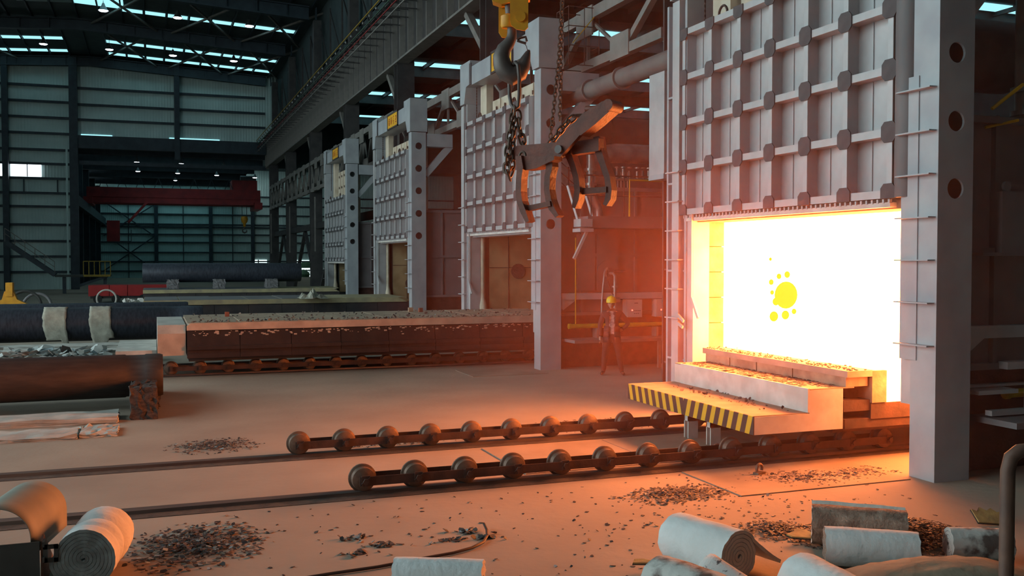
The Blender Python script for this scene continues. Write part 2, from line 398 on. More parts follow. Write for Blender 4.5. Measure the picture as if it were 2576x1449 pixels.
# column line beside the furnaces, crane girder, bracing
COLY = (5.4, 17.65, 29.5, 41.2, 53.0, 65.3, 77.6, 89.0)
for yy in COLY:
    mb = MB(); zc = 11.0
    mb.box(GX, GX + 0.75, yy - 0.05, yy, 0, zc).box(GX, GX + 0.75, yy - 0.62, yy - 0.57, 0, zc).box(GX + 0.36, GX + 0.41, yy - 0.57, yy - 0.05, 0, zc)
    mb.box(GX + 0.25, GX + 0.75, yy - 0.6, yy - 0.05, zc, 18.3)
    for z in (0.47, 2.37, 4.3, 6.3, 8.3): mb.box(GX + 0.02, GX + 0.73, yy - 0.57, yy - 0.05, z, z + 0.035)
    S(mb.build('column', 'brown_steel'), 'dark steel hall column behind the furnaces')
gird = S(MB().box(GX + 0.2, GX + 0.26, -3, Y_END + 0.5, 11.0, 13.7).build('beam_crane', 'brown_steel'), 'long crane girder with upright stiffeners')
MB().box(GX - 0.05, GX + 0.5, -3, Y_END + 0.5, 10.95, 11.03).build('bottom_flange', 'truss_grey', gird)
MB().box(GX - 0.10, GX + 0.55, -3, Y_END + 0.5, 13.7, 13.8).build('top_flange', 'brown_steel', gird)
stm = MB().box(-0.24, 0.0, -0.03, 0.03, 11.03, 13.7).mesh('stiffener', 'truss_grey')
k = 0
while -2 + 1.4 * k < Y_END: link('stiffener', stm, gird, (GX + 0.2, -2 + 1.4 * k, 0)); k += 1
bk = MB()
for i, z in enumerate((12.45, 12.76, 13.06, 13.36)):
    bk.box(-0.75 - 0.0 * i, 0, -0.02, 0.02, z - 0.10, z - 0.06)
    bk.lathe([(0.001, -0.09), (0.05, -0.05), (0.055, 0.0), (0.02, 0.06), (0.001, 0.07)], (-0.7, 0, z), 'z', 8, 1)
bkm = bk.mesh('conductor_bracket', ['brown_steel', 'duct_silver'])
k = 0
while 14 + 1.4 * k < Y_END: link('conductor_bracket', bkm, gird, (GX - 0.04, 14.7 + 1.4 * k, 0)); k += 1
M('rail_yellow', (0.35, 0.22, 0.02)); M('rail_red', (0.22, 0.015, 0.015)); M('rail_green', (0.05, 0.09, 0.06))
for z, mt in ((12.40, 'truss_grey'), (12.71, 'rail_red'), (13.01, 'rail_green'), (13.46, 'rail_yellow')):
    MB().box(GX - 0.80, GX - 0.76, -3, Y_END, z, z + 0.05).build('conductor_rail', mt, gird)
# lattice over the girder
lat = S(MB().box(GX + 0.6, GX + 0.78, -3, Y_END, 14.1, 14.3).build('beam_lattice', 'brown_steel'), 'lattice bracing between crane girder and roof')
for yy in range(9, 88, 4):
    MB().bar((GX + 0.7, yy, 13.8), (GX + 0.7, yy, 18.2), 0.1, 0.1).build('hanger', 'brown_steel', lat)
    MB().bar((GX + 0.7, yy, 14.3), (GX + 0.7, yy + 4, 18.0), 0.08, 0.08).build('diagonal', 'brown_steel', lat)
# longitudinal trusses between the columns under the girder
def ltruss(ya, yb, z0, z1, x, name_mat='truss_grey', n=4):
    t = S(MB().box(x - 0.1, x + 0.1, ya, yb, z0, z0 + 0.22).build('truss', name_mat), 'steel lattice truss between two hall columns')
    MB().box(x - 0.1, x + 0.1, ya, yb, z1 - 0.26, z1).build('upper_chord', name_mat, t)
    st = (yb - ya) / n
    for i in range(n):
        a = ya + i * st
        MB().bar((x, a, z1 - 0.15), (x, a + st / 2, z0 + 0.1), 0.14, 0.14).build('diagonal', name_mat, t)
        MB().bar((x, a + st / 2, z0 + 0.1), (x, a + st, z1 - 0.15), 0.07, 0.07).build('diagonal', name_mat, t)
        MB().box(x - 0.12, x - 0.08, a + st / 2 - 0.45, a + st / 2 + 0.45, z0 - 0.05, z0 + 0.5).build('gusset', name_mat, t)
        if i: MB().box(x - 0.12, x - 0.08, a - 0.45, a + 0.45, z1 - 0.65, z1 + 0.05).build('gusset', name_mat, t)
        MB().bar((x, a + st, z0 + .1), (x, a + st, z1 - .1), 0.07, 0.07).build('post', name_mat, t)
for ya, yb in zip(COLY[:-1], COLY[1:]):
    far = ya > 40
    ltruss(ya, yb - 0.62, 7.0 if far else 7.12, 9.0 if far else 8.55, GX + 0.05, n=5 if far else 3)
for ya, yb in list(zip(COLY[:-1], COLY[1:]))[3:]:
    S(MB().box(GX + 0.3, GX + 0.6, ya, yb - 0.62, 4.6, 5.0).build('beam_tie', 'brown_steel'), 'dark tie beam between far hall columns')
    br = MB().bar((GX + 0.5, ya, 0.5), (GX + 0.5, ya + 5.5, 4.6), 0.22, 0.22).bar((GX + 0.5, ya + 11, 0.5), (GX + 0.5, ya + 5.5, 4.6), 0.22, 0.22)
    S(br.build('brace_beam', 'brown_steel'), 'slanting brace between far hall columns')
    MB().box(GX - 0.06, GX + 0.02, ya + 9.9, ya + 10.0, 3.1, 6.6).build('pipe_post', 'truss_grey', flo)
for yy in COLY[2:-1]:
    S(MB().bar((GX + 0.3, yy - 0.2, 8.9), (GX + 0.3, yy + 2.2, 10.95), 0.22, 0.22).build('brace_knee', 'truss_grey'), 'slanting knee brace under the crane girder')

# side aisle roof behind the furnaces
ar = S(MB().box(GX + 1, 45, -28, Y_END + 60, 15.4, 15.5).build('ceiling_aisle', 'roof_sheet'), 'dark roof of the aisle behind the furnaces')
for yy in range(3, 92, 6):
    MB().box(GX + 1, 45, yy - 0.12, yy + 0.12, 14.7, 15.4).build('rafter', 'brown_steel', ar)
for xx in range(14, 44, 3):
    MB().box(xx - 0.06, xx + 0.06, -3, Y_END, 15.15, 15.4).build('purlin', 'brown_steel', ar)
for yy in (12, 24, 36, 48, 60, 72, 84):
    for xx in range(14, 42, 3):
        MB().box(xx + 0.15, xx + 2.85, yy + 1.5, yy + 2.6, 15.34, 15.38).build('skylight_pane', 'skylight', ar)

# ---- lower hall behind the gap
wfi = S(MB().box(-24, 45, Y_FAR, Y_FAR + 0.25, 0, 15.5).build('wall_far_inner', 'cladding_inner'), 'pale teal clad wall at the end of the lower hall')
for z in (0.95, 2.26, 3.56, 4.97, 6.1, 7.12, 7.52, 8.93, 10.3, 11.6):
    MB().box(-24, 45, Y_FAR - 0.25, Y_FAR - 0.02, z - 0.09, z + 0.09).build('girt', 'navy_steel', wfi)
for x in (0.5, 7.8, 13.6, 18.6, -8):
    MB().box(x - 0.25, x + 0.25, Y_FAR - 0.6, Y_FAR - 0.25, 0, 12.5).build('wall_column', 'navy_steel', wfi)
for (xa, za, xb, zb) in ((-6.3, 1.0, 0.3, 5.8), (-5.8, 5.8, 0.3, 1.0), (-6.3, 5.8, 0.3, 10.2), (-5.8, 10.2, 0.3, 5.8)):
    MB().bar((xa, Y_FAR - 0.5, za), (xb, Y_FAR - 0.5, zb), 0.16, 0.16).build('wall_brace', 'navy_steel', wfi)
for x in (-3.1, 4.1, 10.8): MB().box(x - 0.05, x + 0.05, Y_FAR - 0.2, Y_FAR - 0.02, 0, 12.5).build('mullion', 'navy_steel', wfi)
ci = S(MB().box(-24, GX + 1.1, Y_END + 0.3, Y_FAR + 0.5, 13.0, 13.15).build('ceiling_inner', 'roof_sheet'), 'dark roof of the lower hall')
for yy in (97, 104, 113, 123, 134):
    MB().box(-20, GX + 1, yy - 0.2, yy + 0.2, 12.2, 13.0).build('roof_beam', 'navy_steel', ci)
for yy in (100, 109, 118, 128, 139, 143):
    for k in range(5): MB().box(-6 + k * 3.2, -3.1 + k * 3.2, yy - 0.9, yy + 0.9, 12.94, 12.98).build('skylight_pane', 'added_skylight_lower', ci)  # glowing panes added to brighten the lower hall and its end wall
for yy in (96, 104, 114, 126, 138):
    S(MB().box(-7.2, -6.35, yy - 0.3, yy + 0.3, 0, 12.2).build('column', 'navy_steel'), 'dark column in the left row of the lower hall')
S(MB().box(-7.4, -7.2, Y_END + 1, Y_FAR, 0, 12.5).build('wall_inner_left', 'navy_steel'), 'dark side wall of the lower hall')
S(MB().box(-6.5, -6.0, Y_END + 1, Y_FAR, 7.3, 8.2).build('beam_runway', 'navy_steel'), 'dark crane runway along the lower hall')
# gates with daylight at the end of the lower hall, greenery outside
w2 = S(MB().box(13.9, 15.6, Y_FAR - 0.12, Y_FAR - 0.05, 0, 2.5).build('window_2', 'outside_bright'), 'narrow bright gate slit at the end of the lower hall')
w3 = S(MB().box(18.9, 22.4, Y_FAR - 0.12, Y_FAR - 0.05, 0, 2.45).build('window_3', 'outside_bright'), 'bright gate opening behind the far shaft end')
MB().box(14.3, 14.45, Y_FAR - 0.3, Y_FAR - 0.15, 0, 2.5).build('upright', 'navy_steel', w2)
MB().box(18.9, 22.4, Y_FAR - 0.3, Y_FAR - 0.15, 2.1, 2.25).build('rail', 'navy_steel', w3)
for i in range(8): MB().box(19.2 + i * 0.4, 19.3 + i * 0.4, Y_FAR - 0.3, Y_FAR - 0.2, 0, 1.1).build('railing_bar', 'box_white', w3)
bu = MB().lathe([(0.001, 0.0), (0.8, 0.0), (1.0, 0.4), (0.7, 0.8), (0.3, 1.05), (0.001, 1.1)], (0, 0, 0), 'z', 14)
bush = bu.build('bush', 'outside_green', None, (20.6, Y_FAR - 1.6, 0)); tag(bush, 'round green bush at the open gate', 'bush')
b2 = MB().lathe([(0.001, 0), (1.4, 0.0), (1.6, .3), (1.2, .7), (0.001, .9)], (0, 0, 0), 'z', 14).build('tree_crown', 'outside_green', None, (21.2, Y_FAR - 0.7, 1.3)); b2.scale = (1, .2, 1)
tag(b2, 'pale green treetop seen through the gate', 'tree')

# ================================================================== FURNACES
HOLES = (3.42, 4.20, 4.99, 5.77, 6.55)
def post_with_holes(mb, x0, x1, y0, y1, z0, z1, r=0.12):
    """hollow box post whose -y side has round holes"""
    t = 0.03
    mb.box(x0, x0 + t, y0, y1, z0, z1).box(x1 - t, x1, y0, y1, z0, z1).box(x0 + t, x1 - t, y1 - t, y1, z0, z1).box(x0 + t, x1 - t, y0 + t, y1 - t, z1 - t, z1)
    cx = (x0 + x1) / 2; n = 24; cuts = [z0]
    for h in HOLES: cuts += [h - 0.25, h + 0.25]
    cuts.append(z1)
    for i in range(len(cuts) - 1):
        a, b = cuts[i], cuts[i + 1]
        if i % 2 == 0:
            mb.box(x0 + t, x1 - t, y0, y0 + t, a, b); continue
        h = (a + b) / 2; hx, hz = (x1 - x0) / 2 - t, (b - a) / 2
        ring, out = [], []
        for j in range(n):
            an = 2 * PI * (j + 0.5) / n; c, s = math.cos(an), math.sin(an)
            k = min(hx / max(abs(c), 1e-6), hz / max(abs(s), 1e-6))
            ring.append((cx + r * c, h + r * s)); out.append((cx + k * c, h + k * s))
        vs = [(p[0], y0, p[1]) for p in out] + [(p[0], y0, p[1]) for p in ring] + [(p[0], y0 + t, p[1]) for p in ring]
        fs = [(j, (j + 1) % n, n + (j + 1) % n, n + j) for j in range(n)] + [(n + j, n + (j + 1) % n, 2 * n + (j + 1) % n, 2 * n + j) for j in range(n)]
        mb.add(vs, fs)
        for sx in (-1, 1):
            for sz in (-1, 1):   # little corner fills
                pts = sorted(out, key=lambda p: (p[0] - cx - sx * hx) ** 2 + (p[1] - h - sz * hz) ** 2)[:2]
                mb.add([(cx + sx * hx, y0, h + sz * hz), (pts[0][0], y0, pts[0][1]), (pts[1][0], y0, pts[1][1])], [(0, 1, 2)])

FIN_Z = [1.58 + 0.5 * i for i in range(7)]
GLYPHS = {  # red brush strokes on the sign boards (u, v, w, h in board units)
    0: [(0.05, 0.25, 0.02, 0.5), (0.10, 0.2, 0.10, 0.09), (0.10, 0.36, 0.10, 0.07), (0.10, 0.52, 0.10, 0.08), (0.14, 0.2, 0.03, 0.58), (0.10, 0.70, 0.10, 0.07)],
    1: [(0.30, 0.2, 0.02, 0.56), (0.40, 0.2, 0.02, 0.56), (0.30, 0.74, 0.12, 0.05), (0.33, 0.55, 0.06, 0.05), (0.34, 0.25, 0.02, 0.35), (0.33, 0.40, 0.06, 0.05)],
    2: [(0.58, 0.80, 0.03, 0.08), (0.53, 0.72, 0.13, 0.05), (0.55, 0.56, 0.09, 0.05), (0.53, 0.42, 0.13, 0.05), (0.585, 0.15, 0.03, 0.30)],
    3: [(0.80, 0.70, 0.10, 0.07), (0.87, 0.50, 0.04, 0.22), (0.82, 0.38, 0.06, 0.14), (0.79, 0.22, 0.12, 0.07)]}

def make_furnace(n, label):
    oy = FY[n]; hot = n == 0
    f = thing('furnace', label, 'furnace', (FX, oy, 0), 0, 'car-bottom furnaces in a row')
    B = lambda: MB()
    mb = B(); post_with_holes(mb, 0, 0.52, 0, 0.4, 0, 7.03); mb.build('near_post', 'column_paint', f)
    # far post: open H section with stiffener plates
    fp = B().box(0.06, 0.50, 6.34, 6.40, 0, 7.03).box(0.0, 0.50, 5.62, 5.68, 0, 7.03).box(0.22, 0.27, 5.68, 6.34, 0, 7.03)
    fp.build('far_post', 'column_paint', f)
    for z in ((0.85, 2.38, 3.9, 5.4) if hot else (2.0, 4.0)): B().box(0.04, 0.22, 5.68, 6.36, z, z + 0.035).build('stiffener', 'column_paint', f)
    # door guides with horizontal fins
    g1 = B().box(-0.014, 0.22, 0.30, 0.57, 1.40, 4.76).build('door_guide', 'column_paint', f)
    finm = bpy.data.meshes.get('fin_near') or B().box(-0.11, 0.02, 0.03, 0.575, 0, 0.016).mesh('fin_near', 'column_paint')
    for z in FIN_Z[:-1] + [4.58]: link('fin', finm, g1, (0, 0, z))
    g2 = B().box(-0.05, 0.06, 5.79, 6.02, 0.0, 7.0).build('door_guide', 'silver_paint', f)
    finf = bpy.data.meshes.get('fin_far') or B().box(-0.12, 0.0, 5.70, 6.14, 0, 0.02).mesh('fin_far', 'silver_paint')
    for z in FIN_Z[:-1]: link('fin', finf, g2, (0, 0, z))
    # portal head
    prof = [(-0.03, 8.20), (-0.03, 7.05), (0.38, 7.05), (0.62, 7.48), (4.98, 7.48), (5.10, 7.55), (5.55, 7.50), (5.72, 7.05), (6.10, 7.05), (6.10, 8.20), (5.18, 8.20), (5.18, 8.08), (5.02, 8.08), (5.02, 7.99), (0.85, 7.99), (0.85, 8.20)]
    B().prism(prof, 'x', -0.06, 0.56).build('portal_beam', 'column_paint', f)
    B().box(-0.085, -0.06, 5.02, 5.18, 7.5, 8.1).build('head_rib', 'gusset_grey', f)
    sb = B().box(-0.09, -0.065, 1.70, 3.25, 7.50, 8.00).build('sign_board', 'sign_orange', f)
    fr = B()
    for a in ((1.66, 1.71, 7.46, 8.05), (3.24, 3.29, 7.46, 8.02), (1.66, 3.29, 7.98, 8.04), (1.66, 3.29, 7.46, 7.51)): fr.box(-0.105, -0.06, *a)
    fr.build('sign_frame', 'brown_steel', sb)
    for k, st in GLYPHS.items():
        gl = B()
        for (u, v, ww, hh) in st:
            y1 = 3.18 - u * 1.45; gl.box(-0.094, -0.0895, y1 - ww * 1.45, y1, 7.53 + v * 0.44, 7.53 + (v + hh) * 0.44)
        gl.build('lettering', 'sign_red', sb)
    # refractory front wall over the mouth
    fw = B().box(0.46, 0.74, 0.55, 4.72, 3.4, 7.0).build('front_wall', 'refractory_white', f)
    anc = bpy.data.meshes.get('anchor') or B().box(-0.03, 0.0, -0.025, 0.025, -0.05, 0.05).mesh('anchor', 'rust_dark')
    for iy in range(6):
        for iz in range(5):
            link('anchor', anc, fw, (0.44, 0.9 + iy * 0.68, 4.55 + iz * 0.55))
    for yy in (1.55, 2.4, 3.25, 4.0): B().box(0.425, 0.445, yy, yy + 0.015, 4.2, 7.0).build('joint_strip', 'deck_pink', fw)
    B().box(0.30, 0.50, 4.78, 5.30, 3.4, 7.48).build('guide_post', 'refractory_white', f)
    B().box(0.16, 0.44, 0.42, 0.55, 3.4, 7.48).build('inner_post', 'silver_paint', f)
    # lifting chain in the far corner
    ch = B()
    for i in range(34): ch.cbox((0.22, 5.42, 6.15 + i * 0.04), 0.03 if i % 2 else 0.012, 0.012 if i % 2 else 0.03, 0.05)
    ch.build('lift_chain', 'rust_dark', f)
    # mouth: steel jambs, seal, lintel
    B().box(0.02, 0.33, 5.42, 5.62, 0, 3.36).build('jamb', 'silver_paint', f)
    if hot:
        for i in range(5):
            z0 = 1.1 + i * 0.43
            B().box(0.33, 0.62, 5.42 + 0.008 * (i % 2), 5.62, z0, z0 + 0.415).build('brick', 'brick_tan', f)
        B().box(0.33, 0.60, 5.46, 5.62, 0.3, 3.25).build('brick_backing', 'lining_ochre', f)
    else:
        B().tube([(0.42, 5.45, 1.05), (0.42, 5.45, 1.25), (0.40, 5.47, 1.5), (0.40, 5.47, 3.36)], [0.12, 0.12, 0.075, 0.075], 10).build('seal', 'seal_white', f)
        B().box(0.33, 0.5, 5.50, 5.62, 0.3, 3.36).build('seal_backing', 'silver_paint', f)
    B().box(0.10, 0.62, 0.50, 5.62, 3.22, 3.40).build('lintel', 'brick_tan' if hot else 'silver_paint', f)
    lk = B().bar((-0.02, 5.40, 1.95), (-0.02, 5.40, 3.36), 0.03, 0.03).bar((-0.02, 5.40, 1.95), (0.0, 5.22, 1.62), 0.03, 0.05)
    lk.build('seal_rod', 'silver_paint', f)
    if hot: B().bar((-0.10, 5.52, 1.55), (-0.1, 5.7, 1.65), 0.03, 0.05).bar((-0.10, 5.55, 1.45), (-0.1, 5.73, 1.52), 0.03, 0.05).build('clamp', 'silver_paint', f)
    # shell
    sh = 'shell_panel'
    B().box(0.52, 11, 0.34, 0.62, 1.25, 4.35).build('near_wall', sh, f)
    B().box(0.56, 11, 0.36, 0.60, 0.0, 1.25).build('skirt', 'rust_dark', f)
    B().box(0.06, 0.62, 0.42, 0.62, 0.85, 3.36).build('near_jamb', 'silver_paint', f)
    B().box(0.52, 11, 5.62, 6.05, 0.1, 4.35).build('far_wall', sh, f)
    B().box(0.62, 11, 0.62, 5.62, 3.45, 4.35).build('roof_block', sh, f)
    B().box(10.6, 11, 0.62, 5.62, 0.1, 3.45).build('rear_wall', sh, f)
    # chamber lining
    ln = 'fire' if hot else 'lining_ochre'
    B().add([(0.62, 5.5, 0.9), (10.5, 5.5, 0.9), (10.5, 5.5, 3.44), (0.62, 5.5, 3.44)], [(0, 1, 2, 3)]).build('far_lining', ln, f)
    B().add([(0.62, 0.66, 1.0), (10.5, 0.66, 1.0), (10.5, 0.66, 3.44), (0.62, 0.66, 3.44)], [(3, 2, 1, 0)]).build('near_lining', ln, f)
    B().add([(10.5, 0.66, 0.9), (10.5, 5.5, 0.9), (10.5, 5.5, 3.44), (10.5, 0.66, 3.44)], [(0, 1, 2, 3)]).build('rear_lining', ln, f)
    B().add([(0.62, 0.66, 3.43), (10.5, 0.66, 3.43), (10.5, 5.5, 3.43), (0.62, 5.5, 3.43)], [(0, 1, 2, 3)]).build('roof_lining', ln, f)
    B().add([(0.62, 0.63, 1.0), (0.62, 0.66, 1.0), (0.62, 0.66, 3.4), (0.62, 0.63, 3.4)], [(0, 1, 2, 3)]).build('lining_edge', ln, f)
    # burner port in the far lining
    if hot:
        dm = B(); random.seed(3)
        def disc(u, z, r):
            k = 20; dm.add([(u + r * math.cos(2 * PI * j / k), 5.485, z + r * math.sin(2 * PI * j / k)) for j in range(k)], [tuple(range(k))])
        disc(1.93, 1.97, 0.24)
        for u, z, r in ((1.68, 1.6, .09), (1.92, 1.62, .08), (1.72, 1.86, .07), (1.62, 2.2, .05), (1.78, 2.3, .05), (1.95, 2.33, .06), (2.1, 1.68, .05), (1.64, 2.02, .04), (1.6, 2.6, .03)): disc(u, z, r)
        o_ = dm.build('burner_port', 'burner_glow', f); o_['kind'] = 'stuff'
    else:
        B().lathe([(0.02, 0.0), (0.16, 0.0), (0.20, -0.02), (0.22, -0.03)], (1.50 if n == 1 else 1.35, 5.49, 2.25 if n == 1 else 1.62), 'y', 20).build('burner_port', 'dark_brown', f)  # dark disc in place of the burner hole
        B().box(0.62, 4, 5.47, 5.5, 2.35, 2.365).build('lining_joint', 'dark_brown', f)
        for u in (1.2, 2.2): B().box(u, u + 0.012, 5.475, 5.5, 1.0, 3.4).build('lining_joint', 'dark_brown', f)
    B().box(0.56, 1.5, 0.02, 0.38, 6.55, 7.0).build('rear_bracket', 'column_paint', f)
    B().bar((1.45, 0.2, 6.6), (0.52, 0.2, 5.55), 0.25, 0.22).build('rear_brace', 'column_paint', f)
    # ribs on the visible near side
    for x in (1.15, 2.6, 4.2, 6): B().box(x, x + 0.06, 0.27, 0.34, 1.25, 4.35).build('shell_rib', sh, f)
    for z in (1.25, 2.66, 4.25): B().box(0.52, 11, 0.25, 0.34, z, z + 0.08).build('shell_rib', sh, f)
    return f

FLABEL = ['open furnace at white heat, glowing orange around its mouth',
          'cold furnace next to the glowing one, brown mouth above a long loaded car',
          'cold furnace third from the fire, with a complete orange sign',
          'cold furnace farthest from the fire, its door hanging lowest']
furnaces = [make_furnace(i, FLABEL[i]) for i in range(4)]

# lifting doors: sheet panels, cross ribs, octagonal gussets
def make_door(n, z0, label):
    d = thing('furnace_door', label, 'door', (FX - 0.02, FY[n] + 0.77, z0), 0, 'ribbed lifting furnace doors')
    CW, CH = 0.82, 0.757
    B = MB
    key = 'door_'
    def shared(nm, fn):
        return bpy.data.meshes.get(key + nm) or fn()
    pan = shared('panel', lambda: B().box(0.20, 0.24, 0.01, CW - 0.01, 0.01, CH - 0.01).box(0.185, 0.20, 0.52, 0.535, 0.05, CH - 0.05).mesh(key + 'panel', 'silver_paint'))
    hr = shared('hrib', lambda: B().box(-0.005, 0.012, 0, CW, -0.05, 0.05).box(0.012, 0.21, 0, CW, -0.045, 0.045).mesh(key + 'hrib', 'silver_paint'))
    vr = shared('vrib', lambda: B().box(-0.001, 0.012, -0.045, 0.045, 0, CH).box(0.012, 0.21, -0.012, 0.012, 0, CH).mesh(key + 'vrib', 'silver_paint'))
    def octo(x=0.128, z=0.128, c=0.055):
        return [(-x, -z + c), (-x + c, -z), (x - c, -z), (x, -z + c), (x, z - c), (x - c, z), (-x + c, z), (-x, z - c)]
    gu = shared('gusset', lambda: B().prism(octo(), 'x', -0.022, -0.006).mesh(key + 'gusset', 'gusset_grey'))
    gh = shared('gusset_half', lambda: B().prism([(p[0], max(p[1], -0.055)) for p in octo()], 'x', -0.022, -0.006).mesh(key + 'gusset_half', 'gusset_grey'))
    gt = shared('gusset_top', lambda: B().prism([(p[0], min(p[1], 0.06)) for p in octo()], 'x', -0.022, -0.006).mesh(key + 'gusset_top', 'gusset_grey'))
    for i in range(6):
        for j in range(4): link('panel', pan, d, (0, i * CW, j * CH))
        for j in range(5): link('cross_rib', hr, d, (0, i * CW, j * CH))
    for i in range(7):
        for j in range(4): link('upright_rib', vr, d, (0, i * CW, j * CH))
        for j in range(5): link('gusset', gh if j == 0 else gt if j == 4 else gu, d, (0, i * CW, j * CH))
    B().box(0.24, 0.36, -0.02, 6 * CW + 0.02, -0.05, 4 * CH).build('door_lining', 'refractory_white', d)
    B().tube([(0.13, -0.19, -0.05), (0.13, -0.19, 4 * CH + 0.02)], 0.17, 16).build('edge_column', 'shell_panel', d)
    B().box(0.02, 0.22, 0.0, 6 * CW, -0.16, -0.10).build('sealing_bar', 'white_paint', d)
    tm = shared('tooth', lambda: B().box(0.01, 0.05, -0.012, 0.012, -0.11, -0.07).mesh(key + 'tooth', 'silver_paint'))
    tt = B()
    for k in range(50): tt.box(0.01, 0.05, k * 0.1, k * 0.1 + 0.03, -0.11, -0.06)
    t = tt.build('seal_teeth', 'silver_paint', d); t['kind'] = 'stuff'
    for y in (1.1, 3.8):
        B().tube([(0.05, y + 0.12 * math.cos(a), 4 * CH + 0.06 + 0.13 * math.sin(a)) for a in [PI * q / 8 for q in range(9)]], 0.02, 6).build('lifting_eye', 'rust_dark', d)
    return d
DL = ['large raised silver door of the glowing furnace, warm lit at its bottom', 'raised silver door behind the hanging tongs and chains',
      'raised silver door under the complete orange sign', 'lowest hanging silver door on the farthest furnace']
for i, z in enumerate((3.40, 3.42, 3.42, 2.56)): make_door(i, z, DL[i])

# cover box on the hall column beside the glowing furnace
cw = thing('cable_box', 'tall grey cable box on the dark column beside the glowing furnace', 'box', (GX - 0.30, 17.05, 4.3))
MB().box(0.0, 0.28, 0.0, 0.62, 0.0, 2.05).build('case', 'silver_paint', cw)
MB().box(-0.01, 0.28, 0.0, 0.62, -0.10, 0.0).build('foot', 'column_paint', cw)

# ================================================================== BOGIE CARS
def flake_mesh(mb, c, s, rnd, nmat, thick=0.004, tilt=0.5):
    k = rnd.choice((4, 5, 5, 6)); a0 = rnd.random() * 6.28
    pts = [Vector((s * rnd.uniform(0.55, 1.1) * math.cos(a0 + 2 * PI * j / k), s * rnd.uniform(0.35, 0.9) * math.sin(a0 + 2 * PI * j / k), 0)) for j in range(k)]
    R = Matrix.Rotation(rnd.random() * 6.28, 3, 'Z') @ Matrix.Rotation(rnd.gauss(0, tilt), 3, 'X') @ Matrix.Rotation(rnd.gauss(0, tilt), 3, 'Y')
    up = R @ Vector((0, 0, thick))
    P = [R @ p + Vector(c) for p in pts]
    lo = min(p.z for p in P); dz = max(0, c[2] - 0.001 - lo) if lo < c[2] else 0
    P = [p + Vector((0, 0, dz)) for p in P]
    mi = rnd.choices(range(len(nmat)), nmat)[0]
    n = len(P)
    mb.add(P + [p + up for p in P], [tuple(range(n)), tuple(range(n, 2 * n))] + [(j, (j + 1) % n, n + (j + 1) % n, n + j) for j in range(n)], mi)
SCALE_MATS = ['scale_dark', 'scale_mid', 'scale_light', 'scale_blue']
def flakes(name, cx, cy, rx, ry, n, size0, weights=(5, 4, 1.5, 0.2), z=0.0, heap=0.0, rot=0.0, seed=1, tilt=0.16, parent=None):
    rnd = random.Random(seed); mb = MB(); size = size0 * 0.62; n = int(n * 1.7); heap *= 0.6
    for i in range(n):
        while True:
            u, v = rnd.gauss(0, 0.45), rnd.gauss(0, 0.45)
            if u * u + v * v < 1.2: break
        x, y = u * rx, v * ry
        q = max(0, 1 - (u * u + v * v))
        px = cx + x * math.cos(rot) - y * math.sin(rot); py = cy + x * math.sin(rot) + y * math.cos(rot)
        flake_mesh(mb, (px, py, z + 0.003 + heap * q * rnd.random()), size * rnd.uniform(0.35, 1.3) * (0.5 + 0.5 * rnd.random()), rnd, weights, tilt=tilt)
    return mb.build(name, SCALE_MATS, parent)

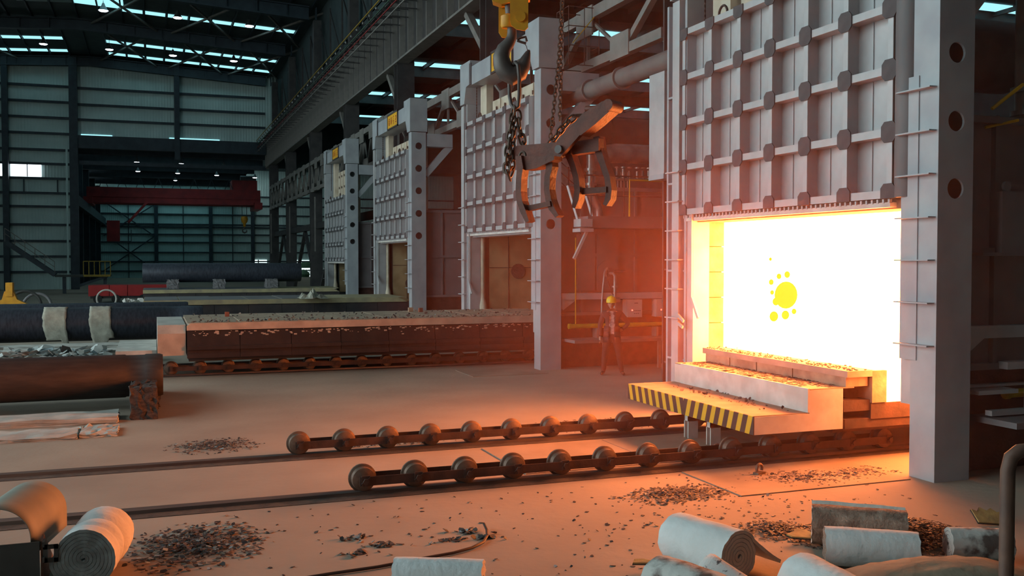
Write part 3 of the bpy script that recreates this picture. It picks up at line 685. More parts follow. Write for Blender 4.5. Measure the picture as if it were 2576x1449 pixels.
def car_hot():
    c = thing('bogie_car', 'furnace car with yellow and black striped front under the glowing mouth', 'furnace car', (6.87, 11.70, 0), 0, 'bogie cars of the furnaces')
    B = MB
    B().prism([(0.0, 0.45), (1.32, 0.45), (1.32, 0.96), (0.81, 0.96), (0.81, 0.67), (0.0, 0.67)], 'y', -1.67, 1.67).build('end_casting', 'white_paint', c)
    MB().box(-0.012, 0.0, -1.67, 1.67, 0.45, 0.68).build('hazard_strip', 'hazard_stripes', c)
    B().box(0.0, 0.80, -1.66, 1.66, 0.67, 0.682).build('tread_plate', 'deck_dust', c)
    B().box(0.785, 0.81, -1.67, 1.45, 0.682, 0.985).build('riser_plate', 'white_paint', c)
    B().box(0.81, 1.50, -1.66, 1.66, 0.96, 0.975).build('ledge', 'deck_dust', c)
    ys = [-1.66, -0.55, 0.30, 1.0, 1.70]
    for a, b in zip(ys[:-1], ys[1:]):
        B().box(1.38, 1.72, a + 0.012, b - 0.012, 0.975, 1.10).build('deck_block', 'brick_tan', c)
    for a, b in ((-1.7, 0.1), (0.1, 1.75)):
        B().prism([(a, 1.10), (b, 1.10), (b, 1.185), (a, 1.18)], 'x', 1.36, 1.75).build('deck_edge', 'deck_pink', c)
    B().box(1.75, 9.5, -1.68, 1.73, 0.55, 0.76).build('deck_base', 'rust_dark', c)
    B().box(1.75, 1.98, -1.7, 1.75, 0.76, 1.17).build('deck', 'brick_tan', c)
    B().box(1.98, 9.5, -1.7, 1.75, 0.76, 1.17).build('glowing_deck', 'fire_deck', c)
    B().add([(1.80, -1.69, 1.178), (9.5, -1.69, 1.178), (9.5, 1.74, 1.178), (1.80, 1.74, 1.178)], [(0, 1, 2, 3)]).build('hot_deck', 'fire_deck', c)
    for z0, z1, x0 in ((0.66, 0.80, 1.34), (0.44, 0.56, 1.36)):
        B().box(x0, 9.0, -1.66, -1.45, z0, z1).build('side_beam', 'rust_dark', c)
    B().box(1.34, 9.3, -1.45, 1.5, 0.36, 0.55).build('chassis', 'rust_dark', c)
    for y in (0.55, -0.05):
        B().box(0.36, 0.52, y - 0.06, y - 0.04, 0.0, 0.45).box(0.36, 0.52, y + 0.04, y + 0.06, 0.0, 0.45).box(0.36, 0.52, y - 0.06, y + 0.06, 0.26, 0.45).build('stanchion', 'white_paint', c)
    fl = MB(); rnd = random.Random(5)
    for i in range(420):
        y = rnd.uniform(-1.5, 1.6); x = rnd.uniform(0.86, 1.42)
        if rnd.random() < 0.5: y = rnd.gauss(-0.6, 0.5)
        if abs(y) > 1.6: continue
        flake_mesh(fl, (x, y, 0.977), rnd.uniform(0.012, 0.05), rnd, (2, 4, 3, 0), tilt=0.08)
    for i in range(60): flake_mesh(fl, (rnd.uniform(0.3, 0.78), rnd.uniform(-1.5, 1.2), 0.684), rnd.uniform(0.008, 0.04), rnd, (5, 2, 0.5, 0))
    o = fl.build('scale_flakes', SCALE_MATS, c); o['kind'] = 'stuff'
    rb = MB()
    for i in range(220): flake_mesh(rb, (1.40 + abs(rnd.gauss(0, 0.15)), rnd.uniform(-1.68, 1.72), 1.183), rnd.uniform(0.010, 0.028), rnd, (0, 2, 5, 0), thick=0.012, tilt=0.2)
    o = rb.build('crumbled_brick', SCALE_MATS, c); o['kind'] = 'stuff'
    return c
car_hot()

def car_cold(n, x0, x1, label, top, side, zt=1.2, blocks=True, slant=False):
    yc = FY[n] + 2.92
    c = thing('bogie_car', label, 'furnace car', (x0, yc, 0), 0, 'bogie cars of the furnaces')
    L = x1 - x0; B = MB
    k = 0; seg = []
    xx = 0.0
    while xx < L - 0.1:
        xn = min(L, xx + 1.12); seg.append((xx, xn)); xx = xn
    for a, b in seg:
        B().prism([(-1.72, 0.5), (-1.66, zt - 0.17), (1.66, zt - 0.17), (1.72, 0.5)], 'x', a + 0.006, b - 0.006).build('side_plate', side, c)
    h = 0.155
    if slant: tp = [(0, zt - h), (L, zt - h), (L - 0.35, zt), (0, zt)]
    else: tp = [(0.0, zt - h), (L, zt - h), (L, zt), (0.08, zt), (0.0, zt - 0.06)]
    B().prism(tp, 'y', -1.70, 1.70).build('deck', top, c)
    rnd = random.Random(n)
    for a, b in seg:
        B().box(a + 0.02, b - 0.02, -1.60, 1.6, zt, zt + 0.006 + rnd.random() * 0.012).build('deck_slab', 'deck_dust' if n == 1 else ('deck_yellow' if a > L * 0.55 else 'shell_panel'), c)
    for z0, z1, o_ in ((0.62, 0.70, 0.05), (0.44, 0.54, 0.02)):
        for a, b in seg: B().box(a + 0.004, b - 0.004, -1.72 - o_, -1.66, z0, z1).build('side_beam', side, c)
    B().box(0.05, L, -1.4, 1.4, 0.34, 0.5).build('chassis', 'car_side_black', c)
    if n == 1:
        B().box(-0.60, -0.02, -1.62, 1.62, 0.62, 1.17).build('end_block', 'white_board', c)
        B().box(-0.60, -0.02, -1.63, -1.60, 0.50, 0.98).build('end_plate', 'deck_pink', c)
        B().box(-1.45, -0.62, -1.5, 1.5, 0.45, 0.62).build('front_platform', 'white_board', c)
        st = MB()
        for i in range(60): st.box(-1.4 + i * 0.013, -1.394 + i * 0.013, -1.5, 1.5, 0.62, 0.626)
        rb = MB()
        for i in range(460):
            flake_mesh(rb, (rnd.uniform(0.1, L), rnd.choice((rnd.uniform(-1.65, 1.6), rnd.gauss(-1.5, 0.1))), zt + 0.01), rnd.uniform(0.01, 0.05), rnd, (2, 4, 4, 0.2), thick=0.012)
        o = rb.build('rubble', SCALE_MATS, c); o['kind'] = 'stuff'
        dr = MB()
        for i in range(200):
            x = rnd.uniform(0.1, L); z = zt - 0.17 - abs(rnd.gauss(0, 0.05))
            y = -1.665 - (zt - 0.17 - z) * 0.12
            s_ = rnd.uniform(0.008, 0.035); dr.box(x, x + s_ * 2, y - 0.012, y, z - s_, z)
        o = dr.build('crusted_drips', 'deck_pink', c); o['kind'] = 'stuff'
    return c
car_cold(1, 0.68, 10.5, 'long dusty car drawn out of the furnace behind the tongs, pink edged deck', 'deck_pink', 'car_side')
car_cold(2, -0.30, 8.65, 'flat yellowish car deck with a crumpled cloth lying on it', 'deck_yellow', 'car_side_black', 1.22, slant=True)
car_cold(3, -0.42, 8.35, 'farthest flat car carrying a dark forged shaft', 'deck_yellow', 'car_side_black', 1.22, slant=True)
# loose bricks on the second car
bm_ = MB().box(-0.06, 0.06, -0.05, 0.05, 0, 0.11).mesh('loose_brick', 'brick_tan')
M('brick_red', (0.30, 0.09, 0.05), (0.22, 0.06, 0.04)); bmr = MB().box(-0.05, 0.05, -0.05, 0.05, 0, 0.11).mesh('loose_brick_red', 'brick_red')
for px, py, me, lb in ((571, 797, bmr, 'small red brick near the front end of the dusty car deck'), (1033, 785, bm_, 'tan loose brick on the dusty car deck below the orange-signed furnace'), (1058, 786, bmr, 'reddish loose brick beside the tan brick on the dusty car deck')):
    p = at(px, py, Z=1.2); tag(link('loose_brick', me, None, (p.x, max(p.y, 22.6), 1.21)), lb, 'brick', 'loose bricks on the dusty car')

# ================================================================== RAILS AND ROLLER TRAINS
RL = ['rail nearest the viewer under the roller train', 'second rail from the viewer, running under the striped car',
      'rail along the near side of the long dusty car', 'rail along the far side of the long dusty car']
for i, (yy, xa, xb) in enumerate(((10.57, -22, 18), (12.88, -22, 18), (22.80, -8, 18), (25.1, -8, 18))):
    r = thing('rail', RL[i], 'rail', (0, yy, 0), 0, 'floor rails')
    MB().prism([(-0.055, 0), (0.055, 0), (0.045, 0.04), (-0.045, 0.04)], 'x', xa, xb).build('rail_head', 'rail_steel', r)
    MB().box(xa, xb, 0.09, 0.17, 0.0, 0.022).build('guard_strip', 'rail_steel', r)
    MB().box(xa, xb, -0.24, 0.09, 0.0, 0.006).build('groove', 'dark_brown', r)  # flat dark strip in place of a sunken groove

wheel_me = MB().lathe([(0.001, -0.10), (0.035, -0.10), (0.035, -0.07), (0.06, -0.065), (0.115, -0.05), (0.128, -0.045), (0.132, 0.035), (0.157, 0.045), (0.157, 0.075), (0.10, 0.08), (0.05, 0.085), (0.001, 0.085)], (0, 0, 0), 'y', 28).mesh('wheel', 'wheel_steel')
axle_me = MB().lathe([(0.001, -0.16), (0.022, -0.16), (0.022, 0.16), (0.001, 0.16)], (0, 0, 0), 'y', 8).lathe([(0.001, -0.175), (0.035, -0.175), (0.035, -0.155), (0.001, -0.155)], (0, 0, 0), 'y', 6).mesh('axle', 'rust_dark')
clip_me = MB().box(-0.045, 0.045, -0.145, -0.13, -0.055, 0.06).bar((-0.05, -0.15, -0.03), (0.05, -0.15, 0.04), 0.014, 0.014).mesh('cotter_clip', 'rust_dark')
def train(x0, yy, n, pitch, label):
    t = thing('roller_train', label, 'roller train', (x0, yy, 0.172), 0, 'roller trains on the rails')
    for i in range(n):
        wl = link('wheel', wheel_me, t, (i * pitch, 0, 0)); link('axle', axle_me, wl); link('cotter_clip', clip_me, wl)
    i = 0; q = 0
    while i < n - 1:
        j = min(i + 2, n - 1); o = 0.012 * (q % 2)
        for s in (-1, 1):
            MB().box(i * pitch - 0.06, j * pitch + 0.06, s * (0.118 + o) - 0.006, s * (0.118 + o) + 0.006, -0.055, 0.045).build('side_bar', 'rust_dark', t)
        i = j; q += 1
    return t
train(2.16, 10.57, 13, 0.594, 'roller train of flanged wheels nearest the viewer')
train(1.78, 12.88, 13, 0.60, 'roller train of flanged wheels on the second rail')
train(0.36, 22.80, 15, 0.61, 'roller train under the long dusty car')

# ================================================================== SHAFTS, TIMBERS, CLOTHS ON THE LEFT
def shaft(name, label, x0, x1, y, z, r, mat, steps=()):
    s = thing(name, label, 'shaft', (x1, y, z))
    prof = [(0.001, x0 - x1), (r * 0.97, x0 - x1), (r, x0 - x1 + 0.03)] + [(q, u) for q, u in steps] + [(r, -0.05), (r * 0.95, 0.0), (0.001, 0.0)]
    MB().lathe(prof, (0, 0, 0), 'x', 40).build('shaft_body', mat, s)
    return s
sa = shaft('forged_shaft', 'brown forged shaft resting on a timber near the floor boards', -14, 0.15, 18.2, 0.56, 0.375, 'shaft_brown', ((0.375, -0.62), (0.362, -0.60), (0.362, -0.30), (0.375, -0.28)))
sa2 = shaft('forged_shaft', 'brown forged shaft lying just behind the one on the timber', -14, 0.05, 19.15, 0.50, 0.33, 'shaft_brown')
tb = thing('timber', 'dark split timber holding up the brown shaft', 'timber', (-0.12, 18.3, 0))
rnd = random.Random(2)
def rough_block(x0, x1, y0, y1, z0, z1, seed, amp=0.015, nx=5, ny=14, nz=6):
    rr = random.Random(seed); bm2 = bmesh.new()
    bmesh.ops.create_cube(bm2, size=1.0)
    bmesh.ops.subdivide_edges(bm2, edges=bm2.edges[:], cuts=6, use_grid_fill=True)
    for v in bm2.verts:
        v.co = Vector((x0 + (v.co.x + .5) * (x1 - x0), y0 + (v.co.y + .5) * (y1 - y0), z0 + (v.co.z + .5) * (z1 - z0)))
        v.co += Vector((rr.gauss(0, amp), rr.gauss(0, amp), 0 if v.co.z < z0 + 0.01 else rr.gauss(0, amp)))
    mb = MB(); bm2.verts.ensure_lookup_table()
    mb.add([v.co for v in bm2.verts], [[v.index for v in f.verts] for f in bm2.faces]); bm2.free()
    return mb
rough_block(-0.24, 0.16, -1.55, -0.42, 0, 0.52, 3).build('near_half', 'timber', tb)
rough_block(-0.20, 0.22, 0.45, 1.9, 0, 0.60, 4).build('far_half', 'timber', tb)
rough_block(-0.22, 0.19, -0.42, 0.45, 0, 0.19, 5).build('saddle', 'timber', tb)
def boards(px_list, label, z, th, seed, mat='white_board'):
    o = rough_block(*px_list, z, z + th, seed, 0.012).build('board', mat); return tag(o, label, 'board', 'pale boards on the floor')
boards((-2.6, -1.06, 15.25, 16.0), 'pale floor board by the timber, left of the other one', 0.0, 0.06, 11)
boards((-1.02, -0.52, 15.3, 16.05), 'short pale floor board in front of the timber', 0.0, 0.06, 12)
boards((-3.2, -0.55, 16.55, 17.3), 'long grey board under the brown shaft', 0.0, 0.10, 13)

sbm = shaft('forged_shaft', 'blue-black shaft draped with two sack cloths', -16, 1.35, 29.6, 0.78, 0.47, 'shaft_blue', ((0.47, -1.0), (0.46, -0.98), (0.46, -0.6), (0.47, -0.58)))
shaft('forged_shaft', 'thin blue-grey shaft lying behind the cloth draped one', -9, 1.0, 31.2, 0.95, 0.36, 'shaft_blue')
def draped(x0, x1, y, z, r, label, tail, seed):
    rr = random.Random(seed); mb = MB(); na, nt, nx = 14, 7, 8; vs = []
    for i in range(na + nt + 1):
        for j in range(nx + 1):
            u = j / nx; x = x0 + (x1 - x0) * u + rr.gauss(0, 0.010); R = r + 0.018 + abs(rr.gauss(0, 0.008))
            if i <= na:
                th = -0.7 + (PI / 2 + 0.7) * i / na
                vs.append((x, y - R * math.sin(th), z + R * math.cos(th)))
            else:
                ln = (0.34 + tail * (1.0 if (u > 0.72) == (seed == 2) else 0.15)) * (i - na) / nt
                vs.append((x + 0.10 * (i - na) / nt, y - R - 0.03 * rr.random(), z - ln))
    fs = [(i * (nx + 1) + j, i * (nx + 1) + j + 1, (i + 1) * (nx + 1) + j + 1, (i + 1) * (nx + 1) + j) for i in range(na + nt) for j in range(nx)]
    mb.add(vs, fs, 0, True)
    o = mb.build('draped_cloth', 'sack_cloth'); md = o.modifiers.new('thick', 'SOLIDIFY'); md.thickness = 0.012
    return tag(o, label, 'cloth', 'sack cloths over the blue shaft')
draped(at(108, 815, Y=29.2).x, at(167, 815, Y=29.2).x, 29.6, 0.78, 0.47, 'sack cloth with one torn tail over the blue shaft, farther from the dusty car', 0.35, 2)
draped(at(225, 815, Y=29.2).x, at(279, 815, Y=29.2).x, 29.6, 0.78, 0.47, 'sack cloth hanging low over the blue shaft, nearer the dusty car', 0.22, 3)
# dark block under its left end, white scraps and boards below
o = rough_block(-6.2, -4.1, 27.4, 29.0, 0, 0.52, 21, 0.03).build('steel_block', 'dark_plate'); tag(o, 'dark block under the blue shaft at the picture edge', 'block')
for k, (a, b, c_, d_, lb) in enumerate(((-3.6, -1.7, 26.4, 27.3, 'white foam board under the sack cloths'), (-1.3, 0.0, 26.2, 26.9, 'white foam board leaning by the car end block'), (-3.8, -0.6, 27.6, 28.6, 'long white foam board behind the scraps'))):
    o = rough_block(a, b, c_, d_, 0.25, 0.33, 30 + k, 0.01).build('foam_board', 'white_board'); tag(o, lb, 'board', 'white foam boards by the blue shaft')
M('scrap_white', (0.50, 0.52, 0.50), (0.38, 0.40, 0.39))
mb = MB(); rr = random.Random(9)
for i in range(260): flake_mesh(mb, (rr.uniform(-4.3, -1.0), rr.uniform(24.2, 26.2), 0.18 + 0.25 * rr.random()), rr.uniform(0.05, 0.22), rr, (4, 1, 0, 1), tilt=0.3)
mb2 = mb.build('scrap_litter', ['scrap_white', 'scale_blue', 'scale_dark', 'dark_plate']); tag(mb2, 'white insulation scraps strewn below the blue shaft', 'scraps', None, 'stuff')
o = rough_block(-4.6, -0.9, 24.0, 26.4, 0, 0.2, 40, 0.02).build('insulation_pallet', 'white_board'); tag(o, 'low pallet of insulation under the white scraps', 'pallet')

# crumpled cloth on the third car
def crumple(name, label, c, rx, ry, h, mat, seed, n=16):
    rr = random.Random(seed); mb = MB(); vs = []
    for i in range(n + 1):
        for j in range(n + 1):
            u, v = i / n * 2 - 1, j / n * 2 - 1
            k = max(0, 1 - (u * u + v * v) * 0.8)
            vs.append((u * rx * (1 + rr.gauss(0, 0.06)), v * ry * (1 + rr.gauss(0, 0.06)), max(0.004, h * k * (0.08 + 0.92 * rr.random() ** 1.5))))
    fs = [(i * (n + 1) + j, i * (n + 1) + j + 1, (i + 1) * (n + 1) + j + 1, (i + 1) * (n + 1) + j) for i in range(n) for j in range(n)]
    mb.add(vs, fs, 0, False); o = mb.build(name, mat, None, c)
    md = o.modifiers.new('thick', 'SOLIDIFY'); md.thickness = 0.01; md.offset = 1
    return tag(o, label, 'cloth')
p = at(775, 748, Z=1.24)
cl = crumple('crumpled_cloth', 'crumpled grey cloth on the flat yellowish car', (p.x, p.y - 1.0, 1.24), 0.45, 0.55, 0.42, 'sack_cloth', 4, 7)

# far dark shaft on the fourth car with three supports
shaft('forged_shaft', 'rough dark shaft propped on blocks on the farthest car', -0.45, 6.75, 47.9, 1.97, 0.45, 'shaft_blue', ((0.45, -4.4), (0.455, -4.0), (0.455, -2), (0.45, -1.6)))
for k, (px, lb) in enumerate(((436, 'concrete block under the free end of the far dark shaft'), (552, 'concrete block under the middle of the far dark shaft'), (682, 'concrete block under the furnace end of the far dark shaft'))):
    p = at(px, 705, Y=47.6)
    o = rough_block(-0.28, 0.22, -0.75, 0.6, 0, 0.42, 50 + k, 0.014).build('support_block', 'shell_panel', None, (p.x, 47.6, 1.24)); tag(o, lb, 'block', 'blocks under the far shaft')

# ================================================================== CRANE HOOK, CHAINS, TONGS (hanging in front of the furnaces)
HD = 11.0                                   # distance of the hook from the viewer
PXM = HD / F_PX
hook_base = at(1290, 300, Z=0) if False else (Vector((0, 0, CAM_H)) + (FW + RT * ((1290 - CX) / F_PX) - UP * ((300 - CY) / F_PX)) * HD)
HZ = hook_base.z
def loc2(px, py):       # sizes measured off the hook plane: right and up, in metres
    return ((px - 1290) * PXM, (300 - py) * PXM)
def P3(px, py, d=0.0):
    u, v = loc2(px, py); return Vector((u, d, v))
hb = thing('hook_block', 'yellow crane block with a big dark steel hook', 'crane hook', tuple(hook_base), -YAW)
def poly(name, pts, d0, d1, mat, par):
    return MB().prism([loc2(*p) for p in pts], 'y', d0, d1).build(name, mat, par)
poly('front_cheek', [(1283, -60), (1329, -60), (1328, 77), (1320, 85), (1300, 82), (1286, 72), (1283, 60)], -0.125, -0.10, 'yellow_paint', hb)
poly('rear_cheek', [(1254, -60), (1285, -60), (1285, 93), (1262, 90), (1254, 77)], 0.10, 0.125, 'yellow_paint', hb)
poly('sheave_case', [(1228, -60), (1335, -60), (1333, 3), (1300, 10), (1262, 18), (1240, 10)], -0.09, 0.09, 'yellow_paint', hb)
MB().cyl(P3(1309, 51, -0.15), P3(1309, 51, -0.12), 0.058, 24).build('pin_cap', 'yellow_paint', hb)
MB().lathe([(0.001, 0), (0.075, 0), (0.088, 0.02), (0.088, 0.13), (0.06, 0.15), (0.001, 0.15)], (loc2(1279, 72)[0], 0, loc2(1279, 72)[1]), 'z', 20).build('swivel_nut', 'yellow_paint', hb)
MB().cyl(P3(1276, -40), P3(1283, 45), 0.05, 14).build('stem', 'hook_steel', hb)
hp = [(1287, 66, 11), (1288, 84, 12), (1287, 97, 13), (1280, 110, 15), (1268, 124, 18), (1261, 143, 21), (1264, 165, 23.5), (1275, 183, 25), (1291, 191, 25), (1307, 184, 22), (1317, 166, 17.5), (1323, 148, 12), (1328, 134, 7), (1331, 127, 3)]
MB().tube([P3(x, y) for x, y, r in hp], [r * PXM for x, y, r in hp], 18).build('hook', 'hook_steel', hb)
lt = MB()
for pts in ([(1301, 104), (1310, 99), (1322, 97), (1325, 108)], [(1301, 106), (1312, 110), (1323, 113)]):
    lt.tube([P3(x, y, -0.05) for x, y in pts], 0.015, 6)
lt.tube([P3(1318, 112, -0.05), P3(1324, 120, -0.05), P3(1327, 131, -0.04)], 0.004, 5)
lt.build('safety_catch', 'rust_dark', hb)
MB().cyl(P3(1262, -60, -0.06), P3(1262, -900, -0.06), 0.012, 6).cyl(P3(1318, -60, 0.06), P3(1318, -900, 0.06), 0.012, 6).build('hoist_rope', 'brown_steel', hb)

def link_mesh(L, W, r, name):
    pts = []
    for q in range(20):
        a = 2 * PI * q / 20; c, s_ = math.cos(a), math.sin(a)
        pts.append((math.copysign(abs(c) ** 0.8, c) * W / 2, 0, math.copysign(abs(s_) ** 0.8, s_) * L / 2))
    return MB().tube(pts, r, 7, closed=True).mesh(name, 'chain_steel')
def chain(name, label, path, pitch, me, group=None):
    c = thing(name, label, 'chain', tuple(hook_base), -YAW, group)
    pts = [P3(*p) for p in path]
    seg = [(pts[i + 1] - pts[i]).length for i in range(len(pts) - 1)]
    tot = sum(seg); n = int(tot / pitch)
    for k in range(n):
        d = (k + 0.5) * pitch; i = 0
        while i < len(seg) - 1 and d > seg[i]: d -= seg[i]; i += 1
        dr = (pts[i + 1] - pts[i]).normalized(); p = pts[i] + dr * d
        q = dr.to_track_quat('Z', 'Y').to_matrix() @ Matrix.Rotation(PI / 2 * (k % 2) + 0.4, 3, 'Z')
        o = link('link', me, c); o.matrix_basis = Matrix.Translation(p) @ q.to_4x4()
    return c
big = link_mesh(0.128, 0.072, 0.0135, 'chain_link_big'); small = link_mesh(0.064, 0.038, 0.007, 'chain_link_small')
sl = thing('sling', 'long bent steel ring hanging from the hook', 'sling', tuple(hook_base), -YAW)
MB().tube([P3(*p) for p in ((1304, 268, -.02), (1306, 240, -.05), (1306, 200, -.16), (1303, 172, -.17), (1297, 163, -.12), (1290, 164, 0.0), (1284, 172, .12), (1281, 200, .14), (1282, 240, .06), (1286, 262, 0.02), (1295, 275, 0))], 0.022, 10, closed=True).build('ring', 'hook_steel', sl)
chain('lifting_chain', 'doubled rusty chain dangling below the hook sling', [(1292, 270, 0), (1288, 310, -.02), (1282, 350, -.02), (1276, 400, -.03), (1275, 432, -.03), (1281, 446, -.02), (1287, 430, 0), (1287, 390, .02), (1291, 340, .03), (1297, 285, .03)], 0.092, big, 'rusty lifting chains')
chain('lifting_chain', 'rusty chain sagging from the hook sling across to the raised tong arm', [(1302, 280, 0.02), (1306, 320, 0), (1315, 355, 0), (1330, 388, 0), (1347, 400, 0), (1365, 393, 0), (1385, 362, .03), (1408, 330, .05), (1432, 302, .08), (1452, 288, .1), (1476, 286, .1)], 0.092, big, 'rusty lifting chains')
chain('lifting_chain', 'thin chain strand slanting down to the tongs, nearer strand', [(1417, -30, .1), (1406, 150, .1), (1395, 260, .1), (1385, 345, .1)], 0.047, small, 'thin hoist chains')
chain('lifting_chain', 'thin upright chain strand just behind the slanting one', [(1418, -30, .3), (1414, 150, .3), (1411, 300, .3)], 0.047, small, 'thin hoist chains')

TURN = math.radians(36)                     # the tongs hang turned, claws' inner sides to the fire
def tl(px, py, d):                          # a measured point of the tongs at depth d in their turned frame
    return (((px - 1290) * PXM - d * math.sin(TURN)) / math.cos(TURN), (300 - py) * PXM)
def T3(px, py, d=0.0):
    u, v = tl(px, py, d); return Vector((u, d, v))
def arm(mb, pts, wpx, d0, d1):
    """curved plate arm: centreline, width, extruded d0..d1"""
    left, right = [], []
    for i, (x, y) in enumerate(pts):
        a = pts[max(i - 1, 0)]; b = pts[min(i + 1, len(pts) - 1)]
        dx, dy = b[0] - a[0], b[1] - a[1]; l = math.hypot(dx, dy); nx, ny = -dy / l, dx / l
        wv = wpx[i] if isinstance(wpx, (list, tuple)) else wpx
        left.append((x + nx * wv / 2, y + ny * wv / 2)); right.append((x - nx * wv / 2, y - ny * wv / 2))
    n = len(pts); L = [tl(*p, d0) for p in left]; R = [tl(*p, d0) for p in right]
    vs = [(p[0], d0, p[1]) for p in L] + [(p[0], d0, p[1]) for p in R] + [(p[0], d1, p[1]) for p in L] + [(p[0], d1, p[1]) for p in R]
    fs = []
    for i in range(n - 1):
        fs += [(i, i + 1, n + i + 1, n + i), (2 * n + i, 3 * n + i, 3 * n + i + 1, 2 * n + i + 1), (i, 2 * n + i, 2 * n + i + 1, i + 1), (n + i, n + i + 1, 3 * n + i + 1, 3 * n + i)]
    fs += [(0, n, 3 * n, 2 * n), (n - 1, 3 * n - 1, 4 * n - 1, 2 * n - 1)]
    return mb.add(vs, fs)
def tpoly(name, pts, d0, d1, par):
    return MB().prism([tl(*p, d0) for p in pts], 'y', d0, d1).build(name, 'tong_steel', par)
tg = thing('lifting_tongs', 'heavy scissor tongs with curved claws lit orange by the fire', 'tongs', tuple(hook_base), -YAW - TURN)
A1 = [(1303, 402), (1307, 430), (1304, 458), (1303, 488), (1306, 512), (1314, 535), (1325, 562)]
A2 = [(1375, 408), (1377, 430), (1372, 455), (1371, 485), (1375, 510), (1382, 530), (1395, 550)]
B1 = [(1420, 362), (1424, 398), (1434, 426), (1442, 456), (1445, 485), (1442, 508), (1436, 528)]
B2 = [(1490, 358), (1494, 393), (1504, 425), (1514, 456), (1518, 488), (1516, 508), (1509, 523)]
for pts, d0 in ((A1, -0.30), (A2, -0.22), (B1, 0.02), (B2, 0.10)):
    arm(MB(), pts, [14, 15, 13, 13, 13, 13, 9], d0, d0 + 0.12).build('claw', 'tong_steel', tg)
tpoly('claw_tie', [(1318, 523), (1378, 513), (1380, 525), (1320, 536)], -0.24, -0.16, tg)
tpoly('claw_tie', [(1446, 481), (1512, 479), (1512, 493), (1446, 496)], 0.08, 0.16, tg)
tpoly('claw_head', [(1297, 400), (1388, 407), (1388, 416), (1345, 434), (1320, 436), (1297, 420)], -0.26, -0.10, tg)
tpoly('claw_head', [(1420, 368), (1494, 364), (1494, 394), (1422, 400)], 0.05, 0.16, tg)
tpoly('tong_arm', [(1290, 372), (1300, 367), (1415, 367), (1430, 374), (1430, 398), (1375, 408), (1292, 402)], 0.0, 0.06, tg)
tpoly('tong_arm', [(1362, 410), (1395, 368), (1424, 338), (1455, 308), (1498, 284), (1508, 282), (1514, 292), (1508, 308), (1450, 356), (1402, 408)], -0.10, -0.04, tg)
arm(MB(), [(1448, 358), (1480, 335), (1512, 308)], 5, -0.13, 0.06).build('arm_flange', 'tong_steel', tg)
MB().cyl(T3(1508, 296, -0.16), T3(1508, 296, -0.16) + Vector((0, 0.24, 0)), 0.062, 18).build('arm_eye', 'tong_steel', tg)
MB().cyl(T3(1466, 293, 0.02), T3(1500, 297, -0.02), 0.034, 12).build('shackle_bar', 'tong_steel', tg)
MB().cyl(T3(1398, 388, -0.14), T3(1398, 388, -0.14) + Vector((0, 0.26, 0)), 0.045, 18).build('pivot_pin', 'hook_steel', tg)
MB().tube([T3(1314 + 7 * math.cos(a), 398 - 9 * math.sin(a), -0.17) for a in [2 * PI * q / 14 for q in range(14)]], 0.014, 8, closed=True).build('ring', 'chain_steel', tg)

# ================================================================== EQUIPMENT ON THE FURNACE SIDES
def bench(label, x0, x1, y0, y1, z):
    b = thing('steel_bench', label, 'bench', (x0, y0, 0), 0, 'steel benches on the furnace sides')
    MB().box(0, x1 - x0, 0, y1 - y0, z - 0.07, z).build('top', 'shell_panel', b)
    for lx in (0.75, 2.2):
        if lx < x1 - x0: MB().box(lx, lx + 0.07, 0.03, 0.10, 0, z - 0.07).build('leg', 'truss_grey', b)
    MB().box(x1 - x0 - 0.1, x1 - x0 - 0.03, 0.03, 0.1, 0, z - 0.07).build('leg', 'truss_grey', b)
bench('grey steel bench behind the man in the yellow helmet', 9.12, 12.3, 20.45, 21.2, 0.72)
bench('grey steel bench by the post nearest the viewer', 9.25, 12.3, 8.35, 9.05, 0.72)
def gaspipe(label, x0, y, z, r):
    g = thing('gas_pipe', label, 'pipe', (x0, y, z), 0, 'yellow gas pipes')
    MB().cyl((0, 0, 0), (4.5, 0, 0), r, 18).build('pipe_run', 'pipe_yellow', g)
    MB().lathe([(0.001, -0.03), (r + 0.012, -0.03), (r + 0.012, 0.03), (r, 0.03)], (0.02, 0, 0), 'x', 18).build('end_cap', 'pipe_yellow', g)
    for xx in (0.7, 2.3): MB().box(xx, xx + 0.06, -0.06, 0.18, -0.30, -r).build('pipe_bracket', 'truss_grey', g)
    return g
g = gaspipe('yellow gas pipe running behind the man at waist height', 9.22, 21.02, 1.01, 0.055)
MB().cyl((0.18, 0.02, 0), (0.18, 0.02, 2.1), 0.016, 8).build('riser', 'pipe_yellow', g)
MB().cyl((1.1, 0.0, 0), (1.1, 0.0, 0.36), 0.03, 10).build('riser', 'pipe_yellow', g)
gaspipe('yellow gas pipe behind the nearest furnace post', 9.80, 9.02, 0.95, 0.055)
def control_box(label, x, y, z):
    b = thing('control_box', label, 'control box', (x, y, z), 0, 'pale control boxes with red lamps')
    MB().box(0, 0.42, 0, 0.22, 0, 0.43).build('case', 'box_white', b)
    dr = MB().box(0.02, 0.40, -0.012, 0, 0.02, 0.41).build('cover', 'box_white', b)
    MB().lathe([(0.001, -0.035), (0.014, -0.03), (0.016, -0.012)], (0.14, 0, 0.17), 'y', 10).build('pilot_lamp', 'red_led', b)
    MB().box(0.20, 0.30, -0.016, -0.012, 0.335, 0.352).build('name_plate', 'dark_plate', b)
    mb = MB()
    for i in range(4): mb.box(0.20 + i * 0.045, 0.232 + i * 0.045, -0.016, -0.012, 0.15, 0.165)
    for i in range(3): mb.box(0.19 + i * 0.05, 0.225 + i * 0.05, -0.016, -0.012, 0.085, 0.10)
    mb.build('lettering', 'dark_plate', b)
control_box('pale control box with red lamp just beside the man', 10.76, 21.05, 1.19)
control_box('pale control box with red lamp close to the glowing furnace', 11.56, 21.05, 1.19)
